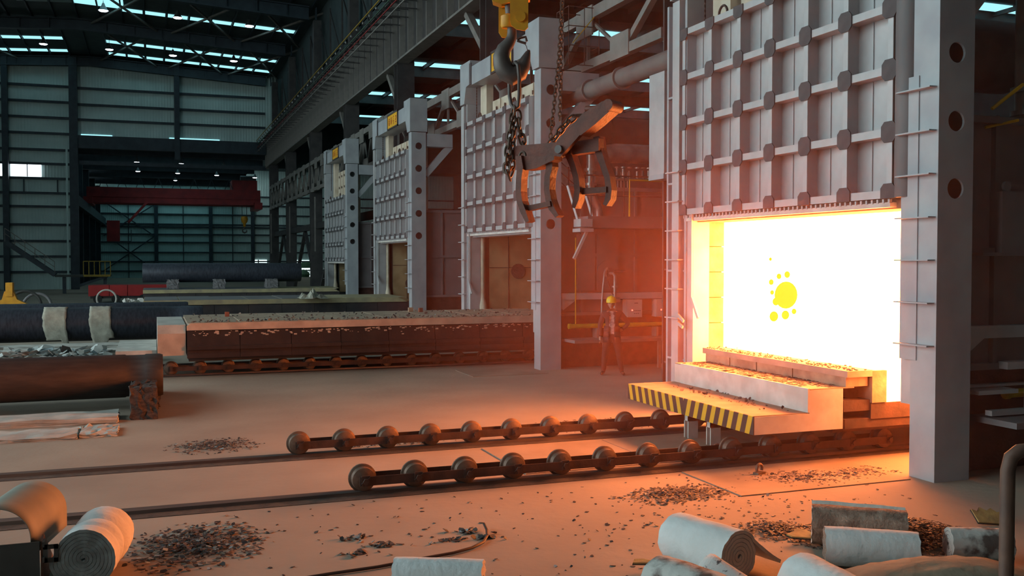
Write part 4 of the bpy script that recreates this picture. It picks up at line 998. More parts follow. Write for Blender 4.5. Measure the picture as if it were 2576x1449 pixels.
# burner with pipes on the side of the second furnace
bn = thing('burner', 'round burner with bent air pipes on the furnace side behind the man', 'burner', (10.35, 21.27, 2.28))
MB().lathe([(0.001, -0.16), (0.12, -0.16), (0.13, -0.05), (0.30, -0.05), (0.30, 0.0), (0.001, 0.0)], (0, 0, 0), 'y', 24).build('flange', 'shell_panel', bn)
MB().tube([(-0.05, -0.16, 0.05), (-0.12, -0.22, 0.10), (-0.20, -0.24, 0.0), (-0.24, -0.24, -0.35), (-0.27, -0.24, -0.75), (-0.27, -0.24, -1.2)], 0.022, 8).build('air_hose', 'duct_silver', bn)
MB().tube([(-0.02, -0.16, -0.02), (0.02, -0.26, -0.02), (0.06, -0.28, -0.08), (0.06, -0.28, -0.45), (0.06, -0.28, -0.9)], 0.038, 10).build('gas_inlet', 'duct_silver', bn)
MB().tube([(-0.1, -0.18, 0.1), (-0.12, -0.26, -0.2), (-0.02, -0.28, -0.5), (0.12, -0.26, -0.62), (0.3, -0.2, -0.66)], 0.009, 6).build('ignition_cable', 'rubber_black', bn)
MB().cyl((0.03, -0.28, -0.66), (0.18, -0.28, -0.66), 0.055, 12).build('valve', 'duct_dull', bn)
MB().cyl((0.12, -0.12, 0.02), (0.42, -0.12, 0.02), 0.03, 10).build('sight_tube', 'duct_dull', bn)
MB().lathe([(0.055, -0.02), (0.075, -0.02), (0.075, 0.02), (0.055, 0.02)], (0.06, -0.28, -0.34), 'z', 12).build('coupling', 'duct_silver', bn)
# lower beam and bracket shelf along the furnace sides
def side_beam(label, y, x0, z):
    o = MB().box(0, 3.4, 0, 0.2, 0, 0.15).box(0, 0.06, -0.02, 0.2, -0.22, 0.15).prism([(0.05, 0), (0.42, 0), (0.05, -0.26)], 'y', 0.06, 0.09).build('steel_ledge', 'silver_paint', None, (x0, y, z))
    tag(o, label, 'ledge', 'steel ledges on the furnace sides')
side_beam('steel ledge on the furnace side above the man', 21.06, 9.05, 1.64)
side_beam('steel ledge with triangular bracket by the nearest post', 9.02, 9.10, 1.64)
o = MB().box(0, 1.8, 0, 0.14, 0, 0.09).box(0.3, 0.36, 0.0, 0.03, -0.52, 0).build('steel_ledge', 'silver_paint', None, (9.72, 8.92, 1.26)); tag(o, 'short second ledge under the bracket ledge', 'ledge', 'steel ledges on the furnace sides')
o = MB().box(0, 0.62, 0, 0.25, 0, 0.05).box(0.1, 0.85, -0.1, 0.0, -0.24, -0.18).box(0.0, 3, 0.2, 0.3, 0.06, 0.09).build('cable_tray', 'silver_paint', None, (9.2, 8.85, 0.98)); tag(o, 'flat cable tray around the yellow pipe by the nearest post', 'tray')
# platform with railing and plant between the glowing furnace and the next
pf = thing('platform', 'grey service platform with yellow railing above the man', 'platform', (9.12, 20.5, 3.33))
MB().box(0.35, 3.6, 0, 0.95, 0, 0.27).build('deck', 'shell_panel', pf)
MB().box(0.12, 0.42, -0.1, 0.3, 0.02, 0.20).box(0.10, 0.44, -0.12, 0.32, -0.10, -0.02).build('step', 'silver_paint', pf)
MB().bar((0.36, 0.05, -0.05), (0.02, 0.05, -0.72), 0.08, 0.06).build('bracket', 'silver_paint', pf)
for x in (0.45, 1.3, 2.3, 3.0): MB().cyl((x, 0.05, 0.27), (x, 0.05, 1.22), 0.014, 6).build('rail_post', 'rust_dark', pf)
MB().cyl((0.0, 0.05, 1.22), (3.6, 0.05, 1.22), 0.018, 8).build('hand_rail', 'rust_dark', pf)
MB().cyl((0.0, 0.05, 0.75), (3.6, 0.05, 0.75), 0.012, 8).build('mid_rail', 'rust_dark', pf)
MB().tube([(1.42, 0.0, 0.27), (1.42, 0.0, 1.13), (3.6, 0.0, 1.13)], 0.022, 8).build('yellow_pipe', 'pipe_yellow', pf)
for i in range(4): MB().cyl((1.56 + i * 0.09, 0.9, -1.6), (1.56 + i * 0.09, 0.9, 1.4), 0.014, 6).build('conduit', 'silver_paint', pf)
for i in range(2): MB().bar((0.22 + 0.40 * i, 0.3, 0.20), (0.05 + 0.40 * i, 0.5, 1.0), 0.05, 0.05).build('stair_string', 'silver_paint', pf)
# cabinet panels on the wall under the platform
for k, (x0, x1, lb) in enumerate(((9.55, 10.0, 'narrow steel panel on the furnace side under the platform'), (10.05, 10.62, 'steel panel around the burner'))):
    MB().box(x0 - FX, x1 - FX, 0.24, 0.33, 1.85, 3.2).build('side_panel', 'shell_panel', furnaces[1])
# ducts above
def duct(name, label, path, r, mat, rings=()):
    d = thing(name, label, 'duct', tuple(path[0]))
    p0 = Vector(path[0])
    MB().tube([Vector(p) - p0 for p in path], r, 20).build('duct_run', mat, d)
    for (q, ax) in rings: MB().lathe([(r, -0.03), (r + 0.05, -0.03), (r + 0.05, 0.03), (r, 0.03)], tuple(Vector(q) - p0), ax, 20).build('flange_ring', mat, d)
    return d
duct('air_duct', 'silver elbow duct behind the tongs', [(13.5, 21.7, 5.22), (10.75, 21.7, 5.22), (10.52, 21.7, 5.18), (10.36, 21.7, 5.02), (10.30, 21.7, 4.78), (10.30, 21.7, 4.35)], 0.24, 'duct_silver', (((12.0, 21.7, 5.22), 'x'), ((10.3, 21.7, 4.45), 'z')))
duct('air_duct', 'slim silver flanged pipe hanging behind the tongs', [(9.9, 21.3, 5.1), (9.9, 21.3, 4.25), (10.0, 21.3, 4.0), (10.12, 21.3, 3.85), (10.12, 21.3, 3.62)], 0.10, 'duct_silver', (((9.9, 21.3, 4.75), 'z'), ((9.9, 21.3, 4.4), 'z')))
duct('flue_duct', 'thick dull flue over the silver duct', [(9.9, 22.4, 5.86), (15, 22.4, 5.86)], 0.34, 'duct_dull', (((10.9, 22.4, 5.86), 'x'),))
duct('flue_duct', 'thick dull main running along the column line under the truss', [(GX - 0.25, 12, 6.52), (GX - 0.25, 29, 6.52)], 0.2, 'duct_dull', (((GX - .25, 20.6, 6.52), 'y'), ((GX - .25, 19.0, 6.52), 'y')))
duct('flue_duct', 'dark fan casing beside the nearest post, round', [(10.2, 10.6, 5.45), (11.4, 10.6, 5.45)], 0.50, 'duct_dull')
duct('air_duct', 'upright silver pipe at the picture edge by the nearest post', [(10.45, 9.35, 6.6), (10.45, 9.35, 4.45), (10.45, 9.35, 4.15), (10.62, 9.35, 3.9)], 0.15, 'duct_silver', (((10.45, 9.35, 4.75), 'z'), ((10.45, 9.35, 4.45), 'z')))
vh = thing('valve_row', 'row of valves and small pipes on the platform pipework', 'valves', (10.6, 21.3, 4.55))
mb = MB(); rr = random.Random(8)
for i in range(7):
    x = 0.0 + i * 0.17 + rr.random() * 0.05; MB().cyl((x, 0, 0), (x, 0, 0.18 + 0.1 * rr.random()), 0.035, 10).lathe([(0.001, 0.26), (0.06, 0.27), (0.06, 0.30), (0.001, 0.31)], (x, 0, 0.0), 'z', 10).build('valve', 'duct_silver' if i % 2 else 'duct_dull', vh)
MB().cyl((-0.2, 0, 0.0), (1.4, 0, 0.0), 0.04, 10).build('manifold', 'duct_dull', vh)
# yellow pipe frame and cabinet beside the nearest post
yp = thing('pipe_frame', 'thin yellow pipe bending down beside the nearest post', 'pipe', (9.55, 8.95, 0))
MB().tube([(0.0, 0.1, 4.42), (0.38, 0.0, 4.72), (0.46, 0.0, 4.70), (0.48, 0.0, 4.6), (0.48, 0, 3.4)], 0.022, 8).build('upper_pipe', 'pipe_yellow', yp)
MB().tube([(-0.05, 0.15, 4.2), (0.40, 0.08, 4.3)], 0.018, 8).build('lower_pipe', 'pipe_yellow', yp)
cb = thing('cabinet', 'plain steel cabinet beside the nearest post', 'cabinet', (9.63, 8.95, 2.68))
MB().box(0, 1.4, 0, 0.3, 0, 0.74).build('case', 'shell_panel', cb)
MB().box(-0.35, 1.4, -0.05, 0.3, -0.04, 0.0).build('base_plate', 'shell_panel', cb)
MB().lathe([(0.02, -0.02), (0.06, -0.02), (0.06, 0.02), (0.02, 0.02)], (0.06, 0.0, 0.80), 'y', 12).build('lifting_lug', 'shell_panel', cb)

# caged ladder head by the truss, stair with pale panes deeper between the furnaces
cg = thing('ladder_cage', 'thin rusty ladder cage in front of the pale truss', 'cage', (9.15, 20.9, 7.15))
for z in (0.0, 0.45, 0.9, 1.35):
    MB().tube([(0, 0, z), (0.78, 0, z), (0.78, 0.7, z), (0, 0.7, z)], 0.012, 6, closed=True).build('hoop', 'rust_dark', cg)
for x, y in ((0, 0), (0.78, 0), (0.78, 0.7), (0, 0.7), (0.4, 0)): MB().cyl((x, y, 0), (x, y, 1.35), 0.010, 6).build('upright', 'rust_dark', cg)
MB().bar((0.1, 0.0, 0.5), (0.7, 0.0, 1.2), 0.02, 0.02).build('brace', 'pipe_yellow', cg)
sw = thing('steel_stair', 'dark stair with pale green panes in the gap behind the tongs furnace', 'stair', (11.2, 31.0, 0))
for i in range(10): MB().box(i * 0.28, i * 0.28 + 0.3, 0, 0.9, 6.6 - i * 0.22, 6.64 - i * 0.22).build('tread', 'brown_steel', sw)
for dy in (0.0, 0.9): MB().bar((0, dy, 6.5), (2.9, dy, 4.2), 0.05, 0.25).build('stringer', 'brown_steel', sw)
for i in range(3): MB().bar((0, -0.02, 6.9 + i * 0.35), (2.9, -0.02, 4.6 + i * 0.35), 0.03, 0.03).build('hand_rail', 'brown_steel', sw)
for i in range(4): MB().box(0.1 + i * 0.75, 0.14 + i * 0.75, -0.03, 0.0, 6.4 - i * 0.6, 7.6 - i * 0.6).build('rail_post', 'brown_steel', sw)
MB().box(-0.1, 3.2, 1.0, 1.03, 4.4, 6.2).build('pane', 'glass_wall', sw)
for x in (-0.05, 2.8): MB().box(x, x + 0.12, 0.4, 0.52, 0, 6.3 if x < 0 else 4.2).build('leg', 'brown_steel', sw)

# ================================================================== THE MAN
def person():
    px, py = 9.66, 19.62
    face = math.atan2(-py, -px)                # he looks at the viewer
    root = thing('person', 'man in dark work clothes and yellow helmet standing by the bench', 'person', (px, py, 0), face + PI / 2)
    # local: +x his left (picture right), -y forward
    V = {'pelvis': (0, 0, 0.88, .145), 'waist': (0, 0.005, 1.02, .145), 'chest': (0.0, 0.0, 1.20, .165), 'upchest': (0.0, 0.01, 1.34, .150), 'neck': (-0.005, -0.005, 1.45, .058), 'neck2': (-0.01, -0.015, 1.50, .055)}
    E_ = [('pelvis', 'waist'), ('waist', 'chest'), ('chest', 'upchest'), ('upchest', 'neck'), ('neck', 'neck2')]
    for s, nm, kx, fx in ((-1, 'r', -0.155, -0.20), (1, 'l', 0.17, 0.225)):
        V['hip' + nm] = (s * 0.09, 0, 0.84, .115); V['knee' + nm] = (kx, -0.02, 0.46, .078); V['shin' + nm] = (kx * 1.05, 0, 0.32, .072); V['ank' + nm] = (fx * 0.95, 0.02, 0.10, .058)
        V['heel' + nm] = (fx, 0.02, 0.055, .048); V['toe' + nm] = (fx * 1.2, -0.15, 0.035, .034)
        E_ += [('pelvis', 'hip' + nm), ('hip' + nm, 'knee' + nm), ('knee' + nm, 'shin' + nm), ('shin' + nm, 'ank' + nm), ('ank' + nm, 'heel' + nm), ('heel' + nm, 'toe' + nm)]
        V['sho' + nm] = (s * 0.185, 0.01, 1.37, .085); E_.append(('upchest', 'sho' + nm))
    V['elbr'] = (-0.27, 0.04, 1.10, .060); V['wrr'] = (-0.255, -0.06, 0.87, .040)
    V['elbl'] = (0.375, 0.09, 1.15, .062); V['wrl'] = (0.235, 0.10, 1.02, .042)
    E_ += [('shor', 'elbr'), ('elbr', 'wrr'), ('shol', 'elbl'), ('elbl', 'wrl')]
    names = list(V); idx = {n: i for i, n in enumerate(names)}
    me = bpy.data.meshes.new('body_skel'); me.from_pydata([V[n][:3] for n in names], [(idx[a], idx[b]) for a, b in E_], [])
    ob = bpy.data.objects.new('body_skel', me); COL.objects.link(ob)
    ob.modifiers.new('skin', 'SKIN'); sb = ob.modifiers.new('sub', 'SUBSURF'); sb.levels = 2
    sv = me.skin_vertices[0].data
    for n in names:
        r = V[n][3]; q = sv[idx[n]]
        q.radius = (r, r * (0.72 if n in ('waist', 'chest', 'upchest', 'pelvis') else 1.0)); q.use_root = n == 'pelvis'
    dg = bpy.context.evaluated_depsgraph_get(); dg.update()
    ev = ob.evaluated_get(dg).to_mesh(); vs = [tuple(v.co) for v in ev.vertices]; fs = [tuple(p.vertices) for p in ev.polygons]
    ob.evaluated_get(dg).to_mesh_clear(); bpy.data.objects.remove(ob)
    mb = MB(); mb.add(vs, fs, 0, True)
    # hands: palm and five fingers each
    for (wx, wy, wz), dn, sd in (((-0.255, -0.06, 0.87), Vector((0.02, -0.10, -1)).normalized(), -1), ((0.235, 0.10, 1.02), Vector((-1, -0.15, -0.35)).normalized(), 1)):
        w0 = Vector((wx, wy, wz)); side = dn.cross(Vector((1, 0, 0.2))).normalized()
        mb.tube([w0, w0 + dn * 0.03, w0 + dn * 0.085], [.028, .036, .034], 10, 4)
        nrm = dn.cross(side).normalized()
        for k in range(4):
            b0 = w0 + dn * 0.08 + side * (k - 1.5) * 0.02; ln = (0.065, 0.078, 0.073, 0.055)[k]
            mb.tube([b0, b0 + dn * ln * 0.45 + nrm * 0.004, b0 + dn * ln * 0.8 + nrm * 0.018, b0 + dn * ln + nrm * 0.032], [.0095, .009, .008, .006], 7, 4)
        t0 = w0 + dn * 0.03 + side * 0.030
        mb.tube([t0, t0 + side * 0.022 + dn * 0.028, t0 + side * 0.026 + dn * 0.062], [.011, .010, .007], 7, 4)
    # head
    hc = Vector((-0.015, -0.03, 1.60)); nl, ns = 16, 22; hv = []
    for i in range(nl + 1):
        th = PI * i / nl
        for j in range(ns):
            ph = 2 * PI * j / ns; x, y, z = math.sin(th) * math.cos(ph), math.sin(th) * math.sin(ph), math.cos(th)
            rx, ry, rz = 0.074, 0.094, 0.118
            if z < 0: rx *= 1 + 0.28 * z; ry *= 1 + 0.10 * z
            fr = max(0, -y)
            dy = 0
            if fr > 0.5:
                dy -= 0.022 * math.exp(-((x / 0.16) ** 2)) * math.exp(-(((z + 0.12) / 0.22) ** 2))   # nose
                dy += 0.010 * math.exp(-(((abs(x) - 0.38) / 0.16) ** 2)) * math.exp(-(((z - 0.06) / 0.12) ** 2))   # eye sockets
                dy -= 0.006 * math.exp(-((x / 0.25) ** 2)) * math.exp(-(((z + 0.47) / 0.10) ** 2))   # lips
            hv.append(hc + Vector((x * rx, y * ry + dy, z * rz)))
    mb.add(hv, [(i * ns + j, i * ns + (j + 1) % ns, (i + 1) * ns + (j + 1) % ns, (i + 1) * ns + j) for i in range(nl) for j in range(ns)], 4, True)
    for s in (-1, 1): mb.lathe([(0.001, -0.01), (0.024, -0.006), (0.028, 0.008), (0.001, 0.012)], hc + Vector((s * 0.074, 0.012, -0.01)), 'x', 10, 4)
    # materials by height / place
    for i, f in enumerate(mb.f):
        if mb.m[i] == 4: continue
        c = sum((Vector(mb.v[q]) for q in f), Vector()) / len(f)
        if c.z < 0.115: mb.m[i] = 2
        elif c.z < 0.80 and abs(c.x) < 0.27 and not (c.x < -0.2 and c.z > 0.7): mb.m[i] = 1
        elif c.z > 1.43 and abs(c.x) < 0.1: mb.m[i] = 4
        elif abs(c.x + 0.005) < 0.052 and c.y < -0.05 and c.z > 0.93: mb.m[i] = 3
        else: mb.m[i] = 0
    mb.build('body', ['jacket', 'trousers', 'boots', 'shirt', 'skin'], root)
    # jacket skirt and lapels
    jk = MB(); n = 24
    for (z0, a0, b0), (z1, a1, b1) in zip(((1.10, .178, .135), (0.98, .185, .145), (0.86, .198, .155)), ((0.98, .185, .145), (0.86, .198, .155), (0.735, .212, .165))):
        pts = []
        for z, a, b in ((z0, a0, b0), (z1, a1, b1)):
            for j in range(n + 1):
                t = -PI / 2 + 0.30 + (2 * PI - 0.60) * j / n
                pts.append((a * math.cos(t), b * math.sin(t), z))
        jk.add(pts, [(j, j + 1, n + 2 + j, n + 1 + j) for j in range(n)], 0, True)
    o = jk.build('jacket_skirt', 'jacket', root); md = o.modifiers.new('t', 'SOLIDIFY'); md.thickness = 0.012
    for s in (-1, 1): MB().prism([(s * 0.055, 1.43), (s * 0.10, 1.40), (s * 0.085, 1.22), (s * 0.05, 1.14)], 'y', -0.135, -0.118).build('lapel', 'jacket', root)
    for s in (-1, 1): MB().lathe([(0.001, -0.006), (0.011, 0), (0.001, 0.006)], hc + Vector((s * 0.028, -0.082, 0.008)), 'y', 8).build('eye', 'hair', root)
    MB().box(-0.036, 0.006, -0.122, -0.117, 1.548, 1.553).build('mouth', 'boots', root)
    # helmet
    ht = thing('hard_hat', 'x', 'x'); del ht['label']; del ht['category']; ht.parent = root; ht.location = (-0.015, -0.025, 1.655)
    MB().lathe([(0.112, -0.03), (0.115, 0.0), (0.108, 0.045), (0.085, 0.09), (0.045, 0.115), (0.001, 0.122)], (0, 0.005, 0), 'z', 24).build('helmet_shell', 'hat_yellow', ht)
    MB().prism([(-0.10, -0.06), (0.10, -0.06), (0.085, -0.145), (0.04, -0.165), (-0.04, -0.165), (-0.085, -0.145)], 'z', -0.030, -0.022).build('peak', 'hat_yellow', ht)
    MB().tube([(0, 0.10 - 0.2 * q / 10 + 0.005, 0.02 + 0.108 * math.sin(PI * (0.12 + 0.76 * q / 10))) for q in range(11)], 0.012, 6).build('crest', 'hat_yellow', ht)
    MB().lathe([(0.072, -0.10), (0.085, -0.05), (0.09, -0.02)], (0, 0.03, 0), 'z', 16).build('hair', 'hair', root, (-0.015, -0.005, 1.655))
person()

# ================================================================== FOREGROUND: BLANKET ROLLS, SCALE, HOSE, GUARD, POST
def spiral_roll(name, label, c, axis, L, R, mats, turns=6, flap=0.0, squash=0.95, seed=1, zlift=0.0, start=0.0, spin=1, group='ceramic blanket rolls on the floor', creases=()):
    """a rolled blanket: one thick strip wound in a spiral; c = point on the floor under its middle"""
    rr = random.Random(seed); mb = MB(); th = R / (turns + 0.6); nseg = turns * 26
    path = []
    for i in range(nseg + 1):
        t = i / nseg; a = start + spin * t * turns * 2 * PI
        path.append((th * 0.35 + (R - th * 0.5 - th * 0.35) * t, a))
    pl = [(r * math.cos(a), r * math.sin(a)) for r, a in path]
    if flap:
        (x1, y1), (x0, y0) = pl[-1], pl[-3]; dx, dy = x1 - x0, y1 - y0; l = math.hypot(dx, dy); dx, dy = dx / l, dy / l
        for k in range(1, 7):
            x1 += dx * flap / 6; y1 += dy * flap / 6
            y1 = max(y1, -R * squash + th * 0.6); pl.append((x1, y1)); dy += -0.02; dx += 0.10 if dy < 0 else 0
            l = math.hypot(dx, dy); dx, dy = dx / l, dy / l
    n = len(pl); nl = 26 if creases else 10; ph = [rr.random() * 6.28 for _ in range(6)]
    ring = []
    for i, (x, y) in enumerate(pl):
        a = pl[max(i - 1, 0)]; b = pl[min(i + 1, n - 1)]; dx, dy = b[0] - a[0], b[1] - a[1]; l = math.hypot(dx, dy) or 1
        nx, ny = dy / l * spin, -dx / l * spin
        ring.append(((x + nx * th * 0.42, y + ny * th * 0.42), (x - nx * th * 0.42, y - ny * th * 0.42)))
    vs = []
    for k in range(nl + 1):
        s_ = -L / 2 + L * k / nl
        wob = 1 - 0.018 * (abs(2 * k / nl - 1) ** 4)
        for cq, cw_, cd in creases: wob -= cd * math.exp(-((s_ / L - cq) / cw_) ** 2)
        for (o, i_) in ring:
            for (x, y) in (o, i_):
                rr_ = math.hypot(x, y) / R
                q = wob + 0.018 * rr_ * math.sin(3 * math.atan2(y, x) + ph[0] + k * 0.35) + 0.010 * math.sin(k * 1.3 + ph[1])
                vs.append((s_ + 0.006 * math.sin(9 * math.atan2(y, x) + ph[2]) * rr_, x * q, y * q * squash))
    m2 = 2 * n; fs = []; mi = []
    for k in range(nl):
        for i in range(n - 1):
            a0 = k * m2 + 2 * i; b0 = (k + 1) * m2 + 2 * i
            fs.append((a0, a0 + 2, b0 + 2, b0)); fs.append((a0 + 1, b0 + 1, b0 + 3, a0 + 3))
    mb.add(vs, fs, 0, True)
    o_ = len(mb.v) - len(vs)
    for k in (0, nl):
        for i in range(n - 1):
            a0 = o_ + k * m2 + 2 * i; mb.f.append((a0, a0 + 1, a0 + 3, a0 + 2)); mb.m.append(1); mb.sm.append(False)
    e = o_ + 2 * (n - 1)
    for k in range(nl): mb.f.append((o_ + k * m2 + 2 * (n - 1), o_ + k * m2 + 2 * n - 1, o_ + (k + 1) * m2 + 2 * n - 1, o_ + (k + 1) * m2 + 2 * (n - 1))); mb.m.append(1); mb.sm.append(False)
    o = mb.build(name, list(mats), None, (c[0], c[1], R * squash + zlift), (0, 0, math.atan2(axis[1], axis[0])))
    return tag(o, label, 'blanket roll', group)
ax1 = RT * 0.58 - Vector((FW.x, FW.y, 0)) * 0.81
spiral_roll('blanket_roll', 'clean white blanket roll with its spiral end and loose flap towards the viewer', (4.27, 6.90), ax1, 0.70, 0.235, ('blanket_white', 'blanket_end'), 6, 0.42, seed=2, start=0.55, spin=-1)
spiral_roll('blanket_roll', 'stained blanket roll lying against the clean one with the flap', tuple((at(1655, 1386, Z=0.47) + Vector((0.10, -0.30, 0)))[:2]), (0.25, -0.97), 0.62, 0.25, ('blanket_dirty', 'blanket_dirty'), 5, seed=3)
spiral_roll('blanket_roll', 'white blanket roll with one dark burn mark, pointing at the viewer', tuple((at(2026, 1380, Z=0.48) + Vector((-0.04, -0.36, 0)))[:2]), (-0.1, -1), 0.75, 0.255, ('blanket_white', 'blanket_brown'), 5, seed=4)
spiral_roll('blanket_roll', 'pale blue-white blanket roll lying crosswise in front of the scale heap', (5.62, 6.52), RT * 0.97 - Vector((FW.x, FW.y, 0)) * 0.22, 0.74, 0.19, ('blanket_white', 'blanket_brown'), 4, seed=5, squash=0.98)
spiral_roll('blanket_roll', 'brown scale covered blanket roll behind the pale crosswise one', (5.90, 7.0), RT * 0.95 - Vector((FW.x, FW.y, 0)) * 0.30, 0.80, 0.225, ('blanket_brown', 'blanket_end'), 4, seed=6, start=1)
spiral_roll('blanket_roll', 'small speckled roll end close to the brown post', (6.62, 6.35), (0.9, -0.45), 0.5, 0.17, ('blanket_dirty', 'blanket_dirty'), 4, seed=7)
spiral_roll('blanket_roll', 'white roll cut off by the bottom edge beside the hose', (2.07, 7.23), RT * 0.99 - Vector((FW.x, FW.y, 0)) * 0.10, 0.70, 0.155, ('blanket_white', 'blanket_end'), 4, seed=8)
spiral_roll('blanket_roll', 'grey ended blanket roll tied in the middle beside the curved guard', (-0.47, 8.62), (0.16, 0.98), 0.78, 0.258, ('blanket_white', 'blanket_grey'), 8, seed=9, squash=0.98, creases=((0.04, 0.05, 0.12), (-0.25, 0.04, 0.07)))
# folded speckled blanket piece in front
fb = MB(); nn = 14; vs = []
for i in range(nn + 1):
    for j in range(9):
        u, v = i / nn * 2 - 1, j / 8
        z = 0.34 * (1 - abs(u) ** 1.6) + 0.03; vs.append((u * 0.30, -0.30 + v * 0.62, z * (1 - 0.25 * (1 - v)) ))
fb.add(vs, [(i * 9 + j, i * 9 + j + 1, (i + 1) * 9 + j + 1, (i + 1) * 9 + j) for i in range(nn) for j in range(8)], 0, True)
o = fb.build('folded_blanket', 'blanket_specked', None, (*(at(1800, 1396, Z=0.36) + Vector((0, -0.30, 0)))[:2], 0.0), (0, 0, 0.1)); md = o.modifiers.new('t', 'SOLIDIFY'); md.thickness = 0.035
tag(o, 'speckled folded blanket tented between the rolls', 'blanket')
# tan mound bottom right
md_ = MB(); nn = 24; vs = []; rr = random.Random(12)
for i in range(nn + 1):
    for j in range(nn + 1):
        u, v = i / nn * 2 - 1, j / nn * 2 - 1
        k = max(0, 1 - (u * u) ** 1.2) * max(0, 1 - (v * v) ** 1.2)
        vs.append((u * 0.95, v * 0.45, 0.30 * k ** 0.7 * (1 + 0.25 * u) + rr.gauss(0, 0.006) * k))
md_.add(vs, [(i * (nn + 1) + j, i * (nn + 1) + j + 1, (i + 1) * (nn + 1) + j + 1, (i + 1) * (nn + 1) + j) for i in range(nn) for j in range(nn)], 0, True)
o = md_.build('sand_mound', 'dirt_mound', None, (5.55, 5.75, 0), (0, 0, -YAW)); tag(o, 'tan sand mound at the bottom edge before the brown post', 'mound')

# heaps of forging scale: too many flakes to count
HEAPS = [('thin scale patch in front of the striped car', 5.45, 9.35, 0.75, 0.40, 520, 0.045, (4, 4, 2, 0.1), 0.02, 0.05),
         ('scattered scale by the lifting lug near the striped car', 7.25, 9.55, 0.85, 0.45, 520, 0.05, (3, 4, 2.5, 0.3), 0.02, -0.2),
         ('small round scale patch alone on the floor', 0.78, 14.03, 0.62, 0.55, 340, 0.05, (5, 3, 1.5, 0.6), 0.03, 0.1),
         ('scale heap with bluish chips beside the tied roll', 0.35, 9.2, 0.62, 0.75, 620, 0.062, (5, 4, 1, 0.8), 0.05, -0.3),
         ('big scale heap around the brown roll', 6.40, 7.20, 0.90, 0.55, 2900, 0.045, (5, 5, 1.5, 0.1), 0.30, -0.3),
         ('scale fragments behind the far roller train', 6.4, 13.75, 1.6, 0.5, 620, 0.05, (4, 4, 1, 0.2), 0.02, 0.0),
         ('scale fragments beside the start of the far roller train', 3.2, 13.35, 0.9, 0.25, 160, 0.05, (4, 3, 1, 0.6), 0.01, 0.0),
         ('light chips at the foot of the nearest post', 8.05, 9.55, 0.5, 0.35, 200, 0.05, (2, 3, 4, 0.3), 0.02, 0.0),
         ('dark scale beside the orange board', 5.55, 7.75, 0.4, 0.35, 420, 0.04, (6, 4, 1, 0.2), 0.08, 0.0)]
for i, (lb, cx, cy, rx, ry, n, sz, wts, hp_, ro) in enumerate(HEAPS):
    o = flakes('scale_heap', cx, cy, rx, ry, n, sz, wts, 0.0, hp_, ro, 100 + i); tag(o, lb, 'scale heap', None, 'stuff')
mb = MB(); rr = random.Random(77)
for i in range(420):
    x, y = rr.uniform(0.5, 6.2), rr.uniform(7.0, 10.2)
    if rr.random() < 0.5: x, y = rr.gauss(5.6, 1.0), rr.gauss(8.3, 0.6)
    flake_mesh(mb, (x, y, 0.001), rr.uniform(0.006, 0.030), rr, (5, 3, 0.5, 0.1), tilt=0.2)
for cx, cy in ((1.75, 8.9), (1.65, 8.45), (1.95, 8.6), (2.75, 8.75), (2.55, 8.55), (2.9, 8.5)):
    for i in range(26): flake_mesh(mb, (rr.gauss(cx, 0.07), rr.gauss(cy, 0.04), 0.002), rr.uniform(0.012, 0.045), rr, (5, 2, 0.3, 0.6), tilt=0.3)
o = mb.build('floor_litter', SCALE_MATS); tag(o, 'loose dark specks strewn over the foreground floor', 'litter', None, 'stuff')

hs = MB().tube([(0.6, 7.80, 0.018), (1.34, 7.92, 0.018), (1.75, 7.96, 0.018), (2.15, 8.05, 0.018), (2.45, 8.11, 0.018), (2.65, 8.19, 0.02), (2.80, 8.32, 0.02), (2.90, 8.50, 0.02), (2.95, 8.65, 0.03), (2.97, 8.80, 0.05)], 0.014, 8)
tag(hs.build('rubber_hose', 'hose_rubber'), 'thin brown hose curling on the foreground floor', 'hose')
SHAPES = {'a': [(-.24, -.03), (-.20, -.07), (-.05, -.085), (.12, -.06), (.25, .0), (.10, -.01), (.02, .0), (-.03, .07), (-.13, .08), (-.15, .03)],
          'b': [(-.08, -.03), (.06, -.035), (.09, .0), (.03, .03), (-.05, .025)],
          'c': [(-.16, -.10), (.12, -.12), (.16, .06), (.10, .04), (.06, .10), (.0, .06), (-.05, .11), (-.10, .05), (-.15, .08)]}
for (px, py, k_, lb, rz, tilt) in ((2040, 1347, 'a', 'charred orange board by the scale heap', 0.05, 0.22), (1612, 1416, 'b', 'small orange scrap behind the clean roll', 0.2, 0.25), (2488, 1300, 'c', 'jagged yellowish board beside the brown post', 0.1, 0.5)):
    p = at(px, py, Z=0.06)
    bo = thing('scrap_board', lb, 'board', (p.x, p.y, 0.07), rz - YAW, 'scrap boards'); bo.rotation_euler = (tilt, 0.05, rz - YAW)
    MB().prism(SHAPES[k_], 'z', 0, 0.012).build('board_face', 'board_orange', bo)
    MB().prism([(x * 1.04, y * 1.05) for x, y in SHAPES[k_]], 'z', -0.012, -0.0005).build('charred_back', 'dark_brown', bo)
for (x, y, lb, rz) in ((6.83, 9.86, 'small upright lifting lug on the floor plate', 0.3), (7.02, 11.1, 'lifting lug on the floor between the roller trains', 0.0)):
    l = thing('lifting_lug', lb, 'lug', (x, y, 0.012), rz, 'lifting lugs')
    MB().tube([(0.05 * math.cos(a), 0, 0.07 + 0.05 * math.sin(a)) for a in [-0.6 + (PI + 1.2) * q / 10 for q in range(11)]], 0.018, 8).build('eye', 'wheel_steel', l)
    MB().box(-0.07, 0.07, -0.04, 0.04, 0, 0.025).build('base', 'wheel_steel', l)

